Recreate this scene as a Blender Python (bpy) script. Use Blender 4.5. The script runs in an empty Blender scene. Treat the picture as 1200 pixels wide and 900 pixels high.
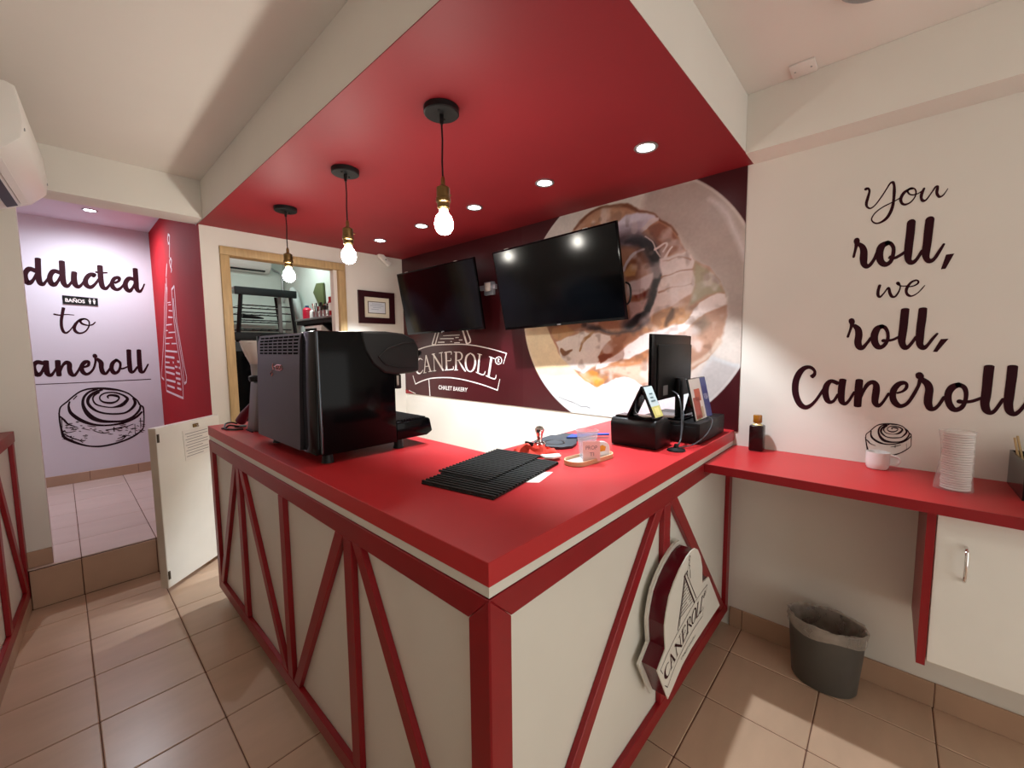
import bpy, bmesh, math, random
import numpy as np
from mathutils import Vector, Matrix
random.seed(7)
SC = bpy.context.scene
COL = SC.collection
# ------------------------------------------------------------------ camera
R_, U_, F_ = ((0.674776, -0.737959, -0.009696), (0.069726, 0.050666, 0.996279), (0.734721, 0.672941, -0.085643))
cam_d = bpy.data.cameras.new('camera'); cam_d.sensor_width = 36.0; cam_d.lens = 484.9/1200*36
cam_d.clip_start = 0.02
cam = bpy.data.objects.new('camera', cam_d); COL.objects.link(cam)
cam.matrix_world = Matrix(((R_[0], U_[0], -F_[0], 0), (R_[1], U_[1], -F_[1], 0), (R_[2], U_[2], -F_[2], 1.62), (0, 0, 0, 1)))
SC.camera = cam
# ------------------------------------------------------------------ world, exposure
wd = bpy.data.worlds.new('street_light'); SC.world = wd; wd.use_nodes = True
wd.node_tree.nodes['Background'].inputs[0].default_value = (1.0, 0.98, 0.93, 1)
wd.node_tree.nodes['Background'].inputs[1].default_value = 1.95
SC.view_settings.view_transform = 'Standard'; SC.view_settings.look = 'None'
SC.view_settings.gamma = 1.0; SC.view_settings.use_curve_mapping = False
SC.view_settings.exposure = -0.06
P_BULB, P_SPOT, P_HALL, P_KIT = 138.0, 138.0, 95.0, 18.0
# ------------------------------------------------------------------ materials
def lin(c):
    return tuple(((v/255)/12.92 if v/255 <= 0.04045 else ((v/255+0.055)/1.055)**2.4) for v in c)
MATS = {}
def mat(name, rgb, rough=0.5, metal=0.0, var=0.06, scale=6.0, bump=0.0, bscale=None, trans=0.0, emit=None, stretch=None, coat=0.0, ior=1.45, rnd=0.0, alpha=1.0, spec=0.5):
    if name in MATS: return MATS[name]
    m = bpy.data.materials.new(name); m.use_nodes = True; nt = m.node_tree; b = nt.nodes['Principled BSDF']
    c = lin(rgb)
    b.inputs['Roughness'].default_value = rough; b.inputs['Metallic'].default_value = metal
    b.inputs['IOR'].default_value = ior; b.inputs['Specular IOR Level'].default_value = spec; b.inputs['Coat Weight'].default_value = coat
    b.inputs['Transmission Weight'].default_value = trans; b.inputs['Alpha'].default_value = alpha
    tc = nt.nodes.new('ShaderNodeTexCoord'); mp = nt.nodes.new('ShaderNodeMapping')
    if stretch: mp.inputs['Scale'].default_value = stretch
    nt.links.new(tc.outputs['Object'], mp.inputs['Vector'])
    no = nt.nodes.new('ShaderNodeTexNoise'); no.inputs['Scale'].default_value = scale; no.inputs['Detail'].default_value = 4
    nt.links.new(mp.outputs['Vector'], no.inputs['Vector'])
    rp = nt.nodes.new('ShaderNodeValToRGB')
    rp.color_ramp.elements[0].position = 0.3; rp.color_ramp.elements[1].position = 0.7
    rp.color_ramp.elements[0].color = tuple(v*(1-var) for v in c)+(1,)
    rp.color_ramp.elements[1].color = tuple(min(1, v*(1+var)) for v in c)+(1,)
    nt.links.new(no.outputs['Fac'], rp.inputs['Fac'])
    out = rp.outputs['Color']
    if rnd:
        oi = nt.nodes.new('ShaderNodeObjectInfo'); mr = nt.nodes.new('ShaderNodeMapRange')
        mr.inputs['To Min'].default_value = 1-rnd; mr.inputs['To Max'].default_value = 1+rnd
        nt.links.new(oi.outputs['Random'], mr.inputs['Value'])
        hs = nt.nodes.new('ShaderNodeHueSaturation'); nt.links.new(out, hs.inputs['Color']); nt.links.new(mr.outputs[0], hs.inputs['Value']); out = hs.outputs['Color']
    nt.links.new(out, b.inputs['Base Color'])
    if bump:
        bn = nt.nodes.new('ShaderNodeTexNoise'); bn.inputs['Scale'].default_value = bscale or scale*8; bn.inputs['Detail'].default_value = 3
        nt.links.new(mp.outputs['Vector'], bn.inputs['Vector'])
        bp = nt.nodes.new('ShaderNodeBump'); bp.inputs['Strength'].default_value = bump; bp.inputs['Distance'].default_value = 0.004
        nt.links.new(bn.outputs['Fac'], bp.inputs['Height']); nt.links.new(bp.outputs['Normal'], b.inputs['Normal'])
    if emit:
        b.inputs['Emission Color'].default_value = emit[0]+(1,); b.inputs['Emission Strength'].default_value = emit[1]
    MATS[name] = m
    return m
WHITE = mat('white wall paint', (224, 220, 211), 0.75, var=0.02, scale=2.5, bump=0.08, bscale=60)
CEIL = mat('ceiling paint', (226, 222, 214), 0.85, var=0.02, scale=2.0, bump=0.06, bscale=60)
HALLW = mat('hall wall paint', (216, 212, 222), 0.7, var=0.02, scale=2.0)
REDP = mat('red paint', (136, 20, 32), 0.6, var=0.05, scale=3.0, bump=0.05, bscale=70)
REDW = mat('red hall paint', (172, 24, 34), 0.75, var=0.05, scale=3.0, spec=0.2)
REDL = mat('red laminate', (182, 38, 42), 0.4, var=0.05, scale=3.0, bump=0.02, bscale=80)
REDT = mat('red painted trim', (140, 16, 26), 0.38, var=0.08, scale=5.0, bump=0.04, bscale=40)
PANEL = mat('white melamine', (220, 217, 206), 0.4, var=0.02, scale=4.0)
GATE = mat('gate white', (236, 236, 229), 0.45, var=0.02)
MAROON = mat('maroon print', (62, 14, 20), 0.33, var=0.06, scale=2.0)
INK = mat('maroon vinyl', (44, 4, 16), 0.6, var=0.05, spec=0.2)
INKD = mat('dark ink', (32, 8, 18), 0.6, var=0.05, spec=0.2)
WPRINT = mat('white print', (232, 226, 222), 0.4, var=0.01)
TILE = mat('beige floor tile', (198, 168, 143), 0.28, var=0.09, scale=2.2, stretch=(1, 3.5, 1), bump=0.03, bscale=30, rnd=0.03)
TILEH = mat('hall floor tile', (214, 194, 184), 0.28, var=0.06, scale=2.2, stretch=(1, 3.5, 1), rnd=0.03)
TILEB = mat('brown tile', (178, 146, 122), 0.35, var=0.09, scale=3, stretch=(1, 2, 1), rnd=0.04)
GROUT = mat('grout', (104, 74, 60), 0.9)
WOOD = mat('light wood', (188, 160, 114), 0.5, var=0.14, scale=9, stretch=(6, 6, 0.7))
BLACK = mat('black plastic', (13, 13, 15), 0.42, var=0.05, spec=0.35)
VOID = mat('deep black', (4, 4, 5), 0.9, var=0.0, spec=0.1)
BLACKG = mat('black gloss', (7, 7, 9), 0.14, var=0.02, spec=0.16)
BLACKM = mat('black satin', (18, 20, 21), 0.5, var=0.05, bump=0.05, bscale=200, spec=0.35)
SCREEN = mat('tv screen', (4, 5, 7), 0.13, var=0.01, spec=0.3)
GRAPH = mat('graphite panel', (58, 52, 56), 0.34, metal=0.4, var=0.05)
STEEL = mat('steel', (198, 194, 190), 0.2, metal=1.0, var=0.04)
CHROME = mat('chrome', (220, 215, 212), 0.1, metal=1.0, var=0.02)
BRASS = mat('aged brass', (128, 104, 66), 0.35, metal=1.0, var=0.15, scale=30)
ALU = mat('grey aluminium', (168, 170, 172), 0.35, metal=0.8)
CPLAST = mat('white plastic', (226, 222, 216), 0.4, var=0.01)
CERAM = mat('white ceramic', (228, 222, 220), 0.15, var=0.01)
PAPER = mat('paper', (232, 230, 224), 0.8, var=0.02)
BULB = mat('bulb glass', (255, 240, 200), 0.3, emit=((1.0, 0.95, 0.85), P_BULB))
LENS = mat('downlight lens', (255, 255, 255), 0.3, emit=((0.95, 0.97, 1.0), 28.0))
TUBE = mat('tube lamp', (255, 255, 255), 0.3, emit=((0.86, 1.0, 0.94), 9.0))
# ------------------------------------------------------------------ mesh helpers
class B:
    def __init__(s): s.bm = bmesh.new()
    def _add(s, vs, fs):
        v = [s.bm.verts.new(p) for p in vs]
        for f in fs:
            try: s.bm.faces.new([v[i] for i in f])
            except ValueError: pass
        return v
    def box(s, x0, x1, y0, y1, z0, z1, m=None):
        vs = [Vector((x, y, z)) for z in (z0, z1) for y in (y0, y1) for x in (x0, x1)]
        if m is not None: vs = [m @ v for v in vs]
        s._add(vs, [(0, 2, 3, 1), (4, 5, 7, 6), (0, 1, 5, 4), (2, 6, 7, 3), (0, 4, 6, 2), (1, 3, 7, 5)]); return s
    def prism(s, poly, d0, d1, f):
        n = len(poly)
        vs = [Vector(f(a, b, d0)) for a, b in poly]+[Vector(f(a, b, d1)) for a, b in poly]
        s._add(vs, [tuple(range(n))[::-1], tuple(range(n, 2*n))]+[(i, (i+1) % n, n+(i+1) % n, n+i) for i in range(n)]); return s
    def lathe(s, prof, c=(0, 0, 0), seg=24, sx=1.0, sy=1.0, m=None, cap=True):
        vs = []
        for r, z in prof:
            for k in range(seg):
                a = 2*math.pi*k/seg; vs.append(Vector((c[0]+r*sx*math.cos(a), c[1]+r*sy*math.sin(a), c[2]+z)))
        if m is not None: vs = [m @ v for v in vs]
        n = len(prof); fs = []
        for i in range(n-1):
            for k in range(seg):
                k2 = (k+1) % seg; fs.append((i*seg+k, i*seg+k2, (i+1)*seg+k2, (i+1)*seg+k))
        if cap: fs += [tuple(range(seg))[::-1], tuple((n-1)*seg+k for k in range(seg))]
        s._add(vs, fs); return s
    def cyl(s, p0, p1, r0, r1=None, seg=16):
        return s.tube([p0, p1], [r0, r0 if r1 is None else r1], seg)
    def tube(s, pts, r, seg=8):
        pts = [Vector(p) for p in pts]; n = len(pts); rs = r if isinstance(r, (list, tuple)) else [r]*n
        vs = []; up = None
        for i, p in enumerate(pts):
            d = (pts[min(n-1, i+1)]-pts[max(0, i-1)]).normalized()
            if up is None: up = Vector((0, 0, 1)) if abs(d.z) < 0.9 else Vector((1, 0, 0))
            x = d.cross(up).normalized(); y = x.cross(d).normalized(); up = y
            for k in range(seg):
                a = 2*math.pi*k/seg; vs.append(p+(x*math.cos(a)+y*math.sin(a))*rs[i])
        fs = [(i*seg+k, i*seg+(k+1) % seg, (i+1)*seg+(k+1) % seg, (i+1)*seg+k) for i in range(n-1) for k in range(seg)]
        fs += [tuple(range(seg))[::-1], tuple((n-1)*seg+k for k in range(seg))]
        s._add(vs, fs); return s
    def poly(s, pts): s._add([Vector(p) for p in pts], [tuple(range(len(pts)))]); return s
    def done(s, name, m, parent=None, bevel=0.0, smooth=35, seg=2, xf=None, solid=None):
        bm = s.bm
        bmesh.ops.recalc_face_normals(bm, faces=bm.faces)
        if bevel:
            es = [e for e in bm.edges if len(e.link_faces) == 2 and e.calc_face_angle(0) > 0.6]
            bmesh.ops.bevel(bm, geom=es, offset=bevel, segments=seg, affect='EDGES', profile=0.5)
        if xf is not None: bmesh.ops.transform(bm, matrix=xf, verts=bm.verts)
        if parent is not None: bmesh.ops.translate(bm, vec=-base(parent), verts=bm.verts)
        me = bpy.data.meshes.new(name); bm.to_mesh(me); bm.free()
        if smooth:
            for p in me.polygons: p.use_smooth = True
            me.set_sharp_from_angle(angle=math.radians(smooth))
        me.materials.append(m)
        o = bpy.data.objects.new(name, me); COL.objects.link(o)
        if parent is not None:
            o.parent = parent; BASE[o.name] = base(parent)
        return o
BASE = {}
def base(o): return BASE.get(o.name, Vector(o.location))
def tag(o, label=None, cat=None, group=None, kind=None):
    if label: o['label'] = label
    if cat: o['category'] = cat
    if group: o['group'] = group
    if kind: o['kind'] = kind
    return o
def thing(name, loc, label, cat, group=None):
    o = bpy.data.objects.new(name, None); COL.objects.link(o); o.location = loc; o.empty_display_size = 0.05
    return tag(o, label, cat, group)
def struct(o, label=None): return tag(o, label, None, None, 'structure')
def copy_tree(o, parent=None):
    c = o.copy(); COL.objects.link(c); c.parent = parent
    for ch in o.children: copy_tree(ch, c)
    return c
def crom(st, n=5):
    out = []
    for i in range(len(st)-1):
        p0, p1, p2, p3 = st[max(0, i-1)], st[i], st[i+1], st[min(len(st)-1, i+2)]
        for k in range(n):
            t = k/n
            out.append(tuple(0.5*((2*b)+(-a+c)*t+(2*a-5*b+4*c-d)*t*t+(-a+3*b-3*c+d)*t**3) for a, b, c, d in zip(p0, p1, p2, p3)))
    out.append(tuple(st[-1])); return out
def strokes(b, data, f, d=0.0, warp=None, wk=1.0):
    """brush strokes (u, v, width in mm) laid as flat ribbons; f(u, v, depth) gives the point in the room"""
    for si, st in enumerate(data):
        pts = crom(st) if len(st) > 2 else [tuple(map(float, p)) for p in st]
        if warp: pts = [warp(u, v)+(w*wk,) for u, v, w in pts]
        dep = d+0.00012*(si % 8); Lv = []; Rv = []
        n = len(pts)
        for i, (u, v, w) in enumerate(pts):
            a = pts[max(0, i-1)]; c = pts[min(n-1, i+1)]; dx, dy = c[0]-a[0], c[1]-a[1]; L = math.hypot(dx, dy) or 1
            nx, ny = -dy/L*w/2, dx/L*w/2
            Lv.append((u+nx, v+ny)); Rv.append((u-nx, v-ny))
        for e, s in ((0, -1), (n-1, 1)):
            a = pts[max(0, e-1)]; c = pts[min(n-1, e+1)]; L = math.hypot(c[0]-a[0], c[1]-a[1]) or 1
            tx, ty = (c[0]-a[0])/L*s, (c[1]-a[1])/L*s; u, v, w = pts[e]; k = 0.5 if (w < 16 or math.hypot(pts[-1][0]-pts[0][0], pts[-1][1]-pts[0][1]) < w or (e == 0 and w > 1.25*pts[n//2][2])) else 0.22
            fan = []
            for q in range(7):
                t = math.pi*q/6; x, y = math.cos(t)*w/2, math.sin(t)*w*k
                fan.append((u-ty*x+tx*y, v+tx*x+ty*y))
            b.poly([f(p[0]/1000, p[1]/1000, dep) for p in fan])
        vs = [Vector(f(p[0]/1000, p[1]/1000, dep)) for p in Lv+Rv]
        b._add(vs, [(i, i+1, n+i+1, n+i) for i in range(n-1)])
    return b
def flat(name, b, m, parent=None):
    bm = b.bm
    me = bpy.data.meshes.new(name)
    off = base(parent) if parent is not None else Vector()
    bmesh.ops.translate(bm, vec=-off, verts=bm.verts)
    bm.to_mesh(me); bm.free(); me.materials.append(m)
    o = bpy.data.objects.new(name, me); COL.objects.link(o)
    if parent is not None: o.parent = parent; BASE[o.name] = off
    return o
def textmesh(body, quad, f, name, m, parent=None, d=0.0, bold=0.0):
    """upright lettering stretched over a quad (bl, br, tr, tl) given in metres"""
    cu = bpy.data.curves.new('letters', 'FONT'); cu.body = body; cu.size = 1.0; cu.offset = bold; cu.resolution_u = 3
    o = bpy.data.objects.new('letters', cu); COL.objects.link(o)
    dg = bpy.context.evaluated_depsgraph_get(); me = o.evaluated_get(dg).to_mesh()
    vs = [v.co.copy() for v in me.vertices]; fs = [tuple(p.vertices) for p in me.polygons]
    o.evaluated_get(dg).to_mesh_clear(); bpy.data.objects.remove(o); bpy.data.curves.remove(cu)
    x0 = min(v.x for v in vs); x1 = max(v.x for v in vs); y0 = min(v.y for v in vs); y1 = max(v.y for v in vs)
    (bl, br, tr, tl) = quad; out = []
    for v in vs:
        s = (v.x-x0)/(x1-x0); t = (v.y-y0)/(y1-y0)
        p = [(1-t)*((1-s)*bl[i]+s*br[i])+t*((1-s)*tl[i]+s*tr[i]) for i in (0, 1)]
        out.append(Vector(f(p[0], p[1], d)))
    b = B(); b._add(out, fs)
    return flat(name, b, m, parent)
# ------------------------------------------------------------------ brush strokes of the lettering and drawings (mm on their wall)
YOU = [[[-123,2329,14],[-116,2329,9],[-111,2316,8],[-115,2290,11],[-119,2266,11],[-116,2249,8],[-104,2239,7],[-89,2249,5],[-71,2277,5],[-54,2309,5],[-43,2331,7],[-34,2335,10],[-29,2321,9],[-27,2295,11],[-27,2261,10],[-29,2233,11],[-35,2207,12],[-47,2183,12],[-66,2169,9],[-83,2169,7],[-96,2183,5],[-96,2198,5],[-84,2218,5],[-61,2235,5],[-39,2245,5],[-21,2253,5],[-7,2261,5]],[[33,2291,8],[20,2290,9],[5,2280,12],[-4,2258,11],[0,2238,9],[11,2229,9],[27,2234,6],[40,2252,5],[43,2273,5],[38,2288,5],[26,2294,7],[16,2287,7],[22,2271,6],[34,2264,6],[50,2266,5],[60,2273,4]],[[67,2282,8],[61,2261,11],[61,2242,9],[68,2231,11],[78,2236,6],[92,2261,5],[102,2280,7],[108,2280,7],[107,2268,10],[107,2252,9],[115,2236,9],[125,2239,6],[132,2250,4],[138,2263,3]]]
ROLL1 = [[[-146,2106,21],[-145,2098,22],[-145,2088,16],[-148,2065,11],[-153,2031,10]],[[-139,2089,14],[-125,2073,21],[-118,2050,26],[-117,2019,28],[-114,1993,23],[-104,1980,20],[-92,1987,15],[-79,2011,13],[-69,2042,14]],[[-38,2074,21],[-57,2063,27],[-63,2031,27],[-57,1997,24],[-41,1980,22],[-24,1990,16],[-17,2019,14],[-17,2049,13],[-27,2069,15],[-38,2074,19]],[[-28,2011,16],[-12,2004,13],[6,2013,13],[22,2026,12]],[[35,2148,28],[34,2098,28],[32,2050,28],[32,2011,26],[35,1986,20],[46,1976,20],[60,1988,13],[75,2021,12]],[[92,2148,28],[90,2097,28],[89,2050,27],[87,2012,26],[91,1985,19],[102,1974,19],[115,1984,13],[127,2010,12],[139,2038,8]]]
COMMA1 = [[148,1994],[172,1995],[150,1936],[136,1935]]
WE = [[[-55,1888,11],[-59,1866,11],[-58,1845,11],[-51,1837,9],[-40,1851,6],[-27,1874,7],[-23,1871,10],[-19,1852,11],[-11,1835,11],[0,1835,8],[10,1854,6],[14,1873,5],[11,1888,6],[5,1893,13],[7,1885,6],[20,1878,5],[39,1877,5]],[[37,1872,5],[57,1875,6],[69,1884,7],[70,1894,6],[61,1898,8],[47,1890,9],[36,1869,11],[35,1849,9],[43,1835,10],[55,1832,6],[71,1843,4],[84,1861,4],[91,1873,3]]]
ROLL2 = [[[-147,1736,22],[-145,1727,22],[-145,1716,15],[-149,1694,10],[-157,1660,10]],[[-137,1713,16],[-122,1695,24],[-117,1667,27],[-119,1635,27],[-114,1613,25],[-103,1606,20],[-89,1624,13],[-73,1652,13]],[[-39,1704,18],[-54,1693,25],[-62,1662,27],[-58,1629,25],[-44,1609,22],[-27,1617,16],[-16,1643,13],[-17,1674,12],[-27,1697,15],[-39,1704,18]],[[-30,1639,15],[-14,1639,12],[3,1643,11],[21,1655,11]],[[35,1775,28],[34,1732,28],[33,1692,28],[31,1652,27],[33,1625,23],[44,1606,21],[58,1617,13],[76,1652,12]],[[91,1774,27],[90,1729,28],[88,1690,27],[88,1646,26],[90,1619,22],[101,1605,20],[114,1618,12],[127,1643,11],[140,1665,8]]]
COMMA2 = [[152,1642],[175,1643],[144,1587],[131,1588]]
CANE = [[[-289,1464,20],[-280,1474,17],[-277,1489,12],[-286,1504,15],[-302,1512,18],[-323,1505,23],[-342,1479,28],[-354,1438,29],[-355,1392,29],[-346,1351,28],[-329,1319,27],[-308,1308,23],[-286,1321,16],[-267,1347,13],[-252,1376,13],[-237,1407,13]],[[-184,1436,19],[-210,1446,19],[-226,1427,24],[-231,1395,26],[-225,1360,25],[-213,1343,20],[-196,1350,13],[-182,1381,12]],[[-166,1454,28],[-169,1413,28],[-169,1374,27],[-165,1349,24],[-153,1339,17],[-139,1355,12],[-121,1397,11]],[[-105,1455,28],[-106,1417,29],[-106,1369,29],[-106,1332,28]],[[-96,1375,11],[-87,1408,13],[-74,1437,17],[-57,1448,20],[-45,1436,22],[-43,1411,26],[-45,1378,26],[-44,1353,23],[-33,1340,18],[-18,1357,11],[0,1398,11]],[[29,1403,9],[45,1411,10],[56,1426,12],[57,1443,12],[47,1450,18],[31,1443,21],[17,1419,23],[14,1387,23],[22,1361,24],[39,1345,20],[57,1352,15],[70,1371,13],[84,1406,13],[95,1441,12],[98,1466,13]]]
ROLL3 = [[[95,1487,25],[97,1481,27]],[[101,1470,20],[121,1451,25],[129,1426,26],[128,1391,27],[129,1363,26],[137,1342,22],[149,1343,16],[162,1361,12],[175,1394,12]],[[214,1450,20],[197,1438,25],[187,1412,23],[189,1378,22],[201,1350,22],[214,1344,20],[229,1356,16],[237,1382,13],[238,1416,14],[230,1441,17],[214,1450,20]],[[221,1380,18],[235,1379,14],[257,1384,13],[281,1399,12]],[[295,1529,29],[294,1488,29],[294,1448,28],[293,1407,28],[292,1378,26],[297,1352,24],[308,1341,19],[321,1352,12],[339,1398,11]],[[356,1530,28],[356,1491,28],[355,1451,27],[354,1411,27],[354,1379,25],[359,1352,23],[370,1341,18],[382,1352,13],[393,1375,11],[402,1401,9],[410,1423,8]]]
DDICTED = [[[-93,2423,40],[-132,2440,43],[-160,2398,36],[-166,2343,41],[-149,2302,45],[-117,2333,25],[-91,2396,21]],[[-71,2547,41],[-75,2469,41],[-79,2392,42],[-77,2326,42],[-61,2297,36],[-36,2325,21],[-6,2381,20]],[[67,2427,39],[29,2439,41],[1,2396,37],[-5,2340,41],[14,2302,44],[45,2334,24],[72,2397,21]],[[89,2543,44],[87,2469,44],[84,2389,44],[87,2327,42],[105,2295,35],[130,2320,22],[158,2373,20]],[[169,2445,44],[163,2387,45],[165,2330,46],[185,2297,35],[216,2329,22],[249,2391,21]],[[303,2413,22],[315,2440,33],[281,2434,38],[249,2385,38],[245,2332,43],[272,2304,41],[308,2333,25],[347,2399,22]],[[363,2535,45],[361,2458,45],[361,2374,44],[369,2316,43],[392,2300,32],[421,2339,21],[456,2400,20]],[[326,2467,19],[368,2465,19],[414,2471,17]],[[466,2368,24],[501,2396,24],[500,2429,35],[466,2416,34],[445,2366,35],[451,2318,42],[481,2299,34],[519,2331,22],[555,2394,21]],[[629,2423,38],[585,2430,42],[554,2384,40],[551,2328,44],[576,2293,40],[606,2327,25],[634,2390,23]],[[642,2542,43],[641,2468,45],[640,2393,45],[641,2324,42],[661,2295,33],[685,2322,18],[708,2381,13]],[[-332,2282,21],[-306,2364,21],[-263,2486,25],[-246,2521,30]],[[-245,2521,36],[-249,2425,39],[-251,2328,37],[-246,2286,24]],[[-300,2349,17],[-251,2366,17]]]
TO = [[[68,2076,25],[55,2010,24],[44,1945,23],[42,1881,23],[52,1834,24],[71,1824,19],[95,1846,12],[118,1883,10],[139,1926,10]],[[1,2008,17],[37,2001,13],[82,2010,10],[137,2008,7]],[[211,1971,16],[179,1962,20],[146,1921,22],[130,1869,24],[142,1833,26],[172,1822,18],[210,1845,13],[237,1894,11],[241,1946,13],[216,1971,16],[187,1963,20],[178,1944,19],[192,1919,19],[233,1905,13],[265,1914,13],[288,1941,9]]]
ANEROLL = [[[-112,1518,38],[-146,1530,41],[-171,1499,32],[-170,1441,35],[-152,1403,42],[-126,1428,25],[-104,1486,20]],[[-89,1539,40],[-91,1470,40],[-88,1414,40],[-67,1393,29],[-39,1435,19],[-18,1480,18]],[[-9,1540,40],[-11,1466,41],[-10,1388,37]],[[1,1433,18],[23,1492,22],[52,1522,37],[69,1502,38],[67,1452,38],[74,1405,39],[95,1384,28],[125,1427,20],[152,1484,21]],[[170,1468,22],[203,1483,24],[209,1523,25],[182,1520,37],[155,1476,33],[159,1420,36],[185,1393,31],[217,1412,22],[244,1456,19],[261,1523,18],[263,1557,21]],[[260,1589,35],[262,1578,37]],[[273,1554,28],[301,1514,40],[301,1453,38],[310,1405,38],[334,1394,26],[371,1453,19]],[[423,1536,29],[391,1502,35],[379,1444,36],[396,1397,40],[427,1407,27],[447,1453,21],[450,1506,24],[423,1536,30]],[[438,1442,23],[472,1441,19],[512,1461,16]],[[530,1643,40],[527,1551,40],[526,1468,41],[531,1406,37],[552,1399,24],[591,1456,20]],[[614,1642,40],[611,1549,41],[610,1465,42],[615,1402,38],[637,1395,25],[663,1439,18],[682,1480,14]],[[-246,1570,22],[-258,1596,27],[-285,1581,27],[-314,1499,29],[-304,1417,30],[-272,1404,25],[-243,1434,17]],[[-197,1309,7],[202,1307,8],[693,1309,9]]]
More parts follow.
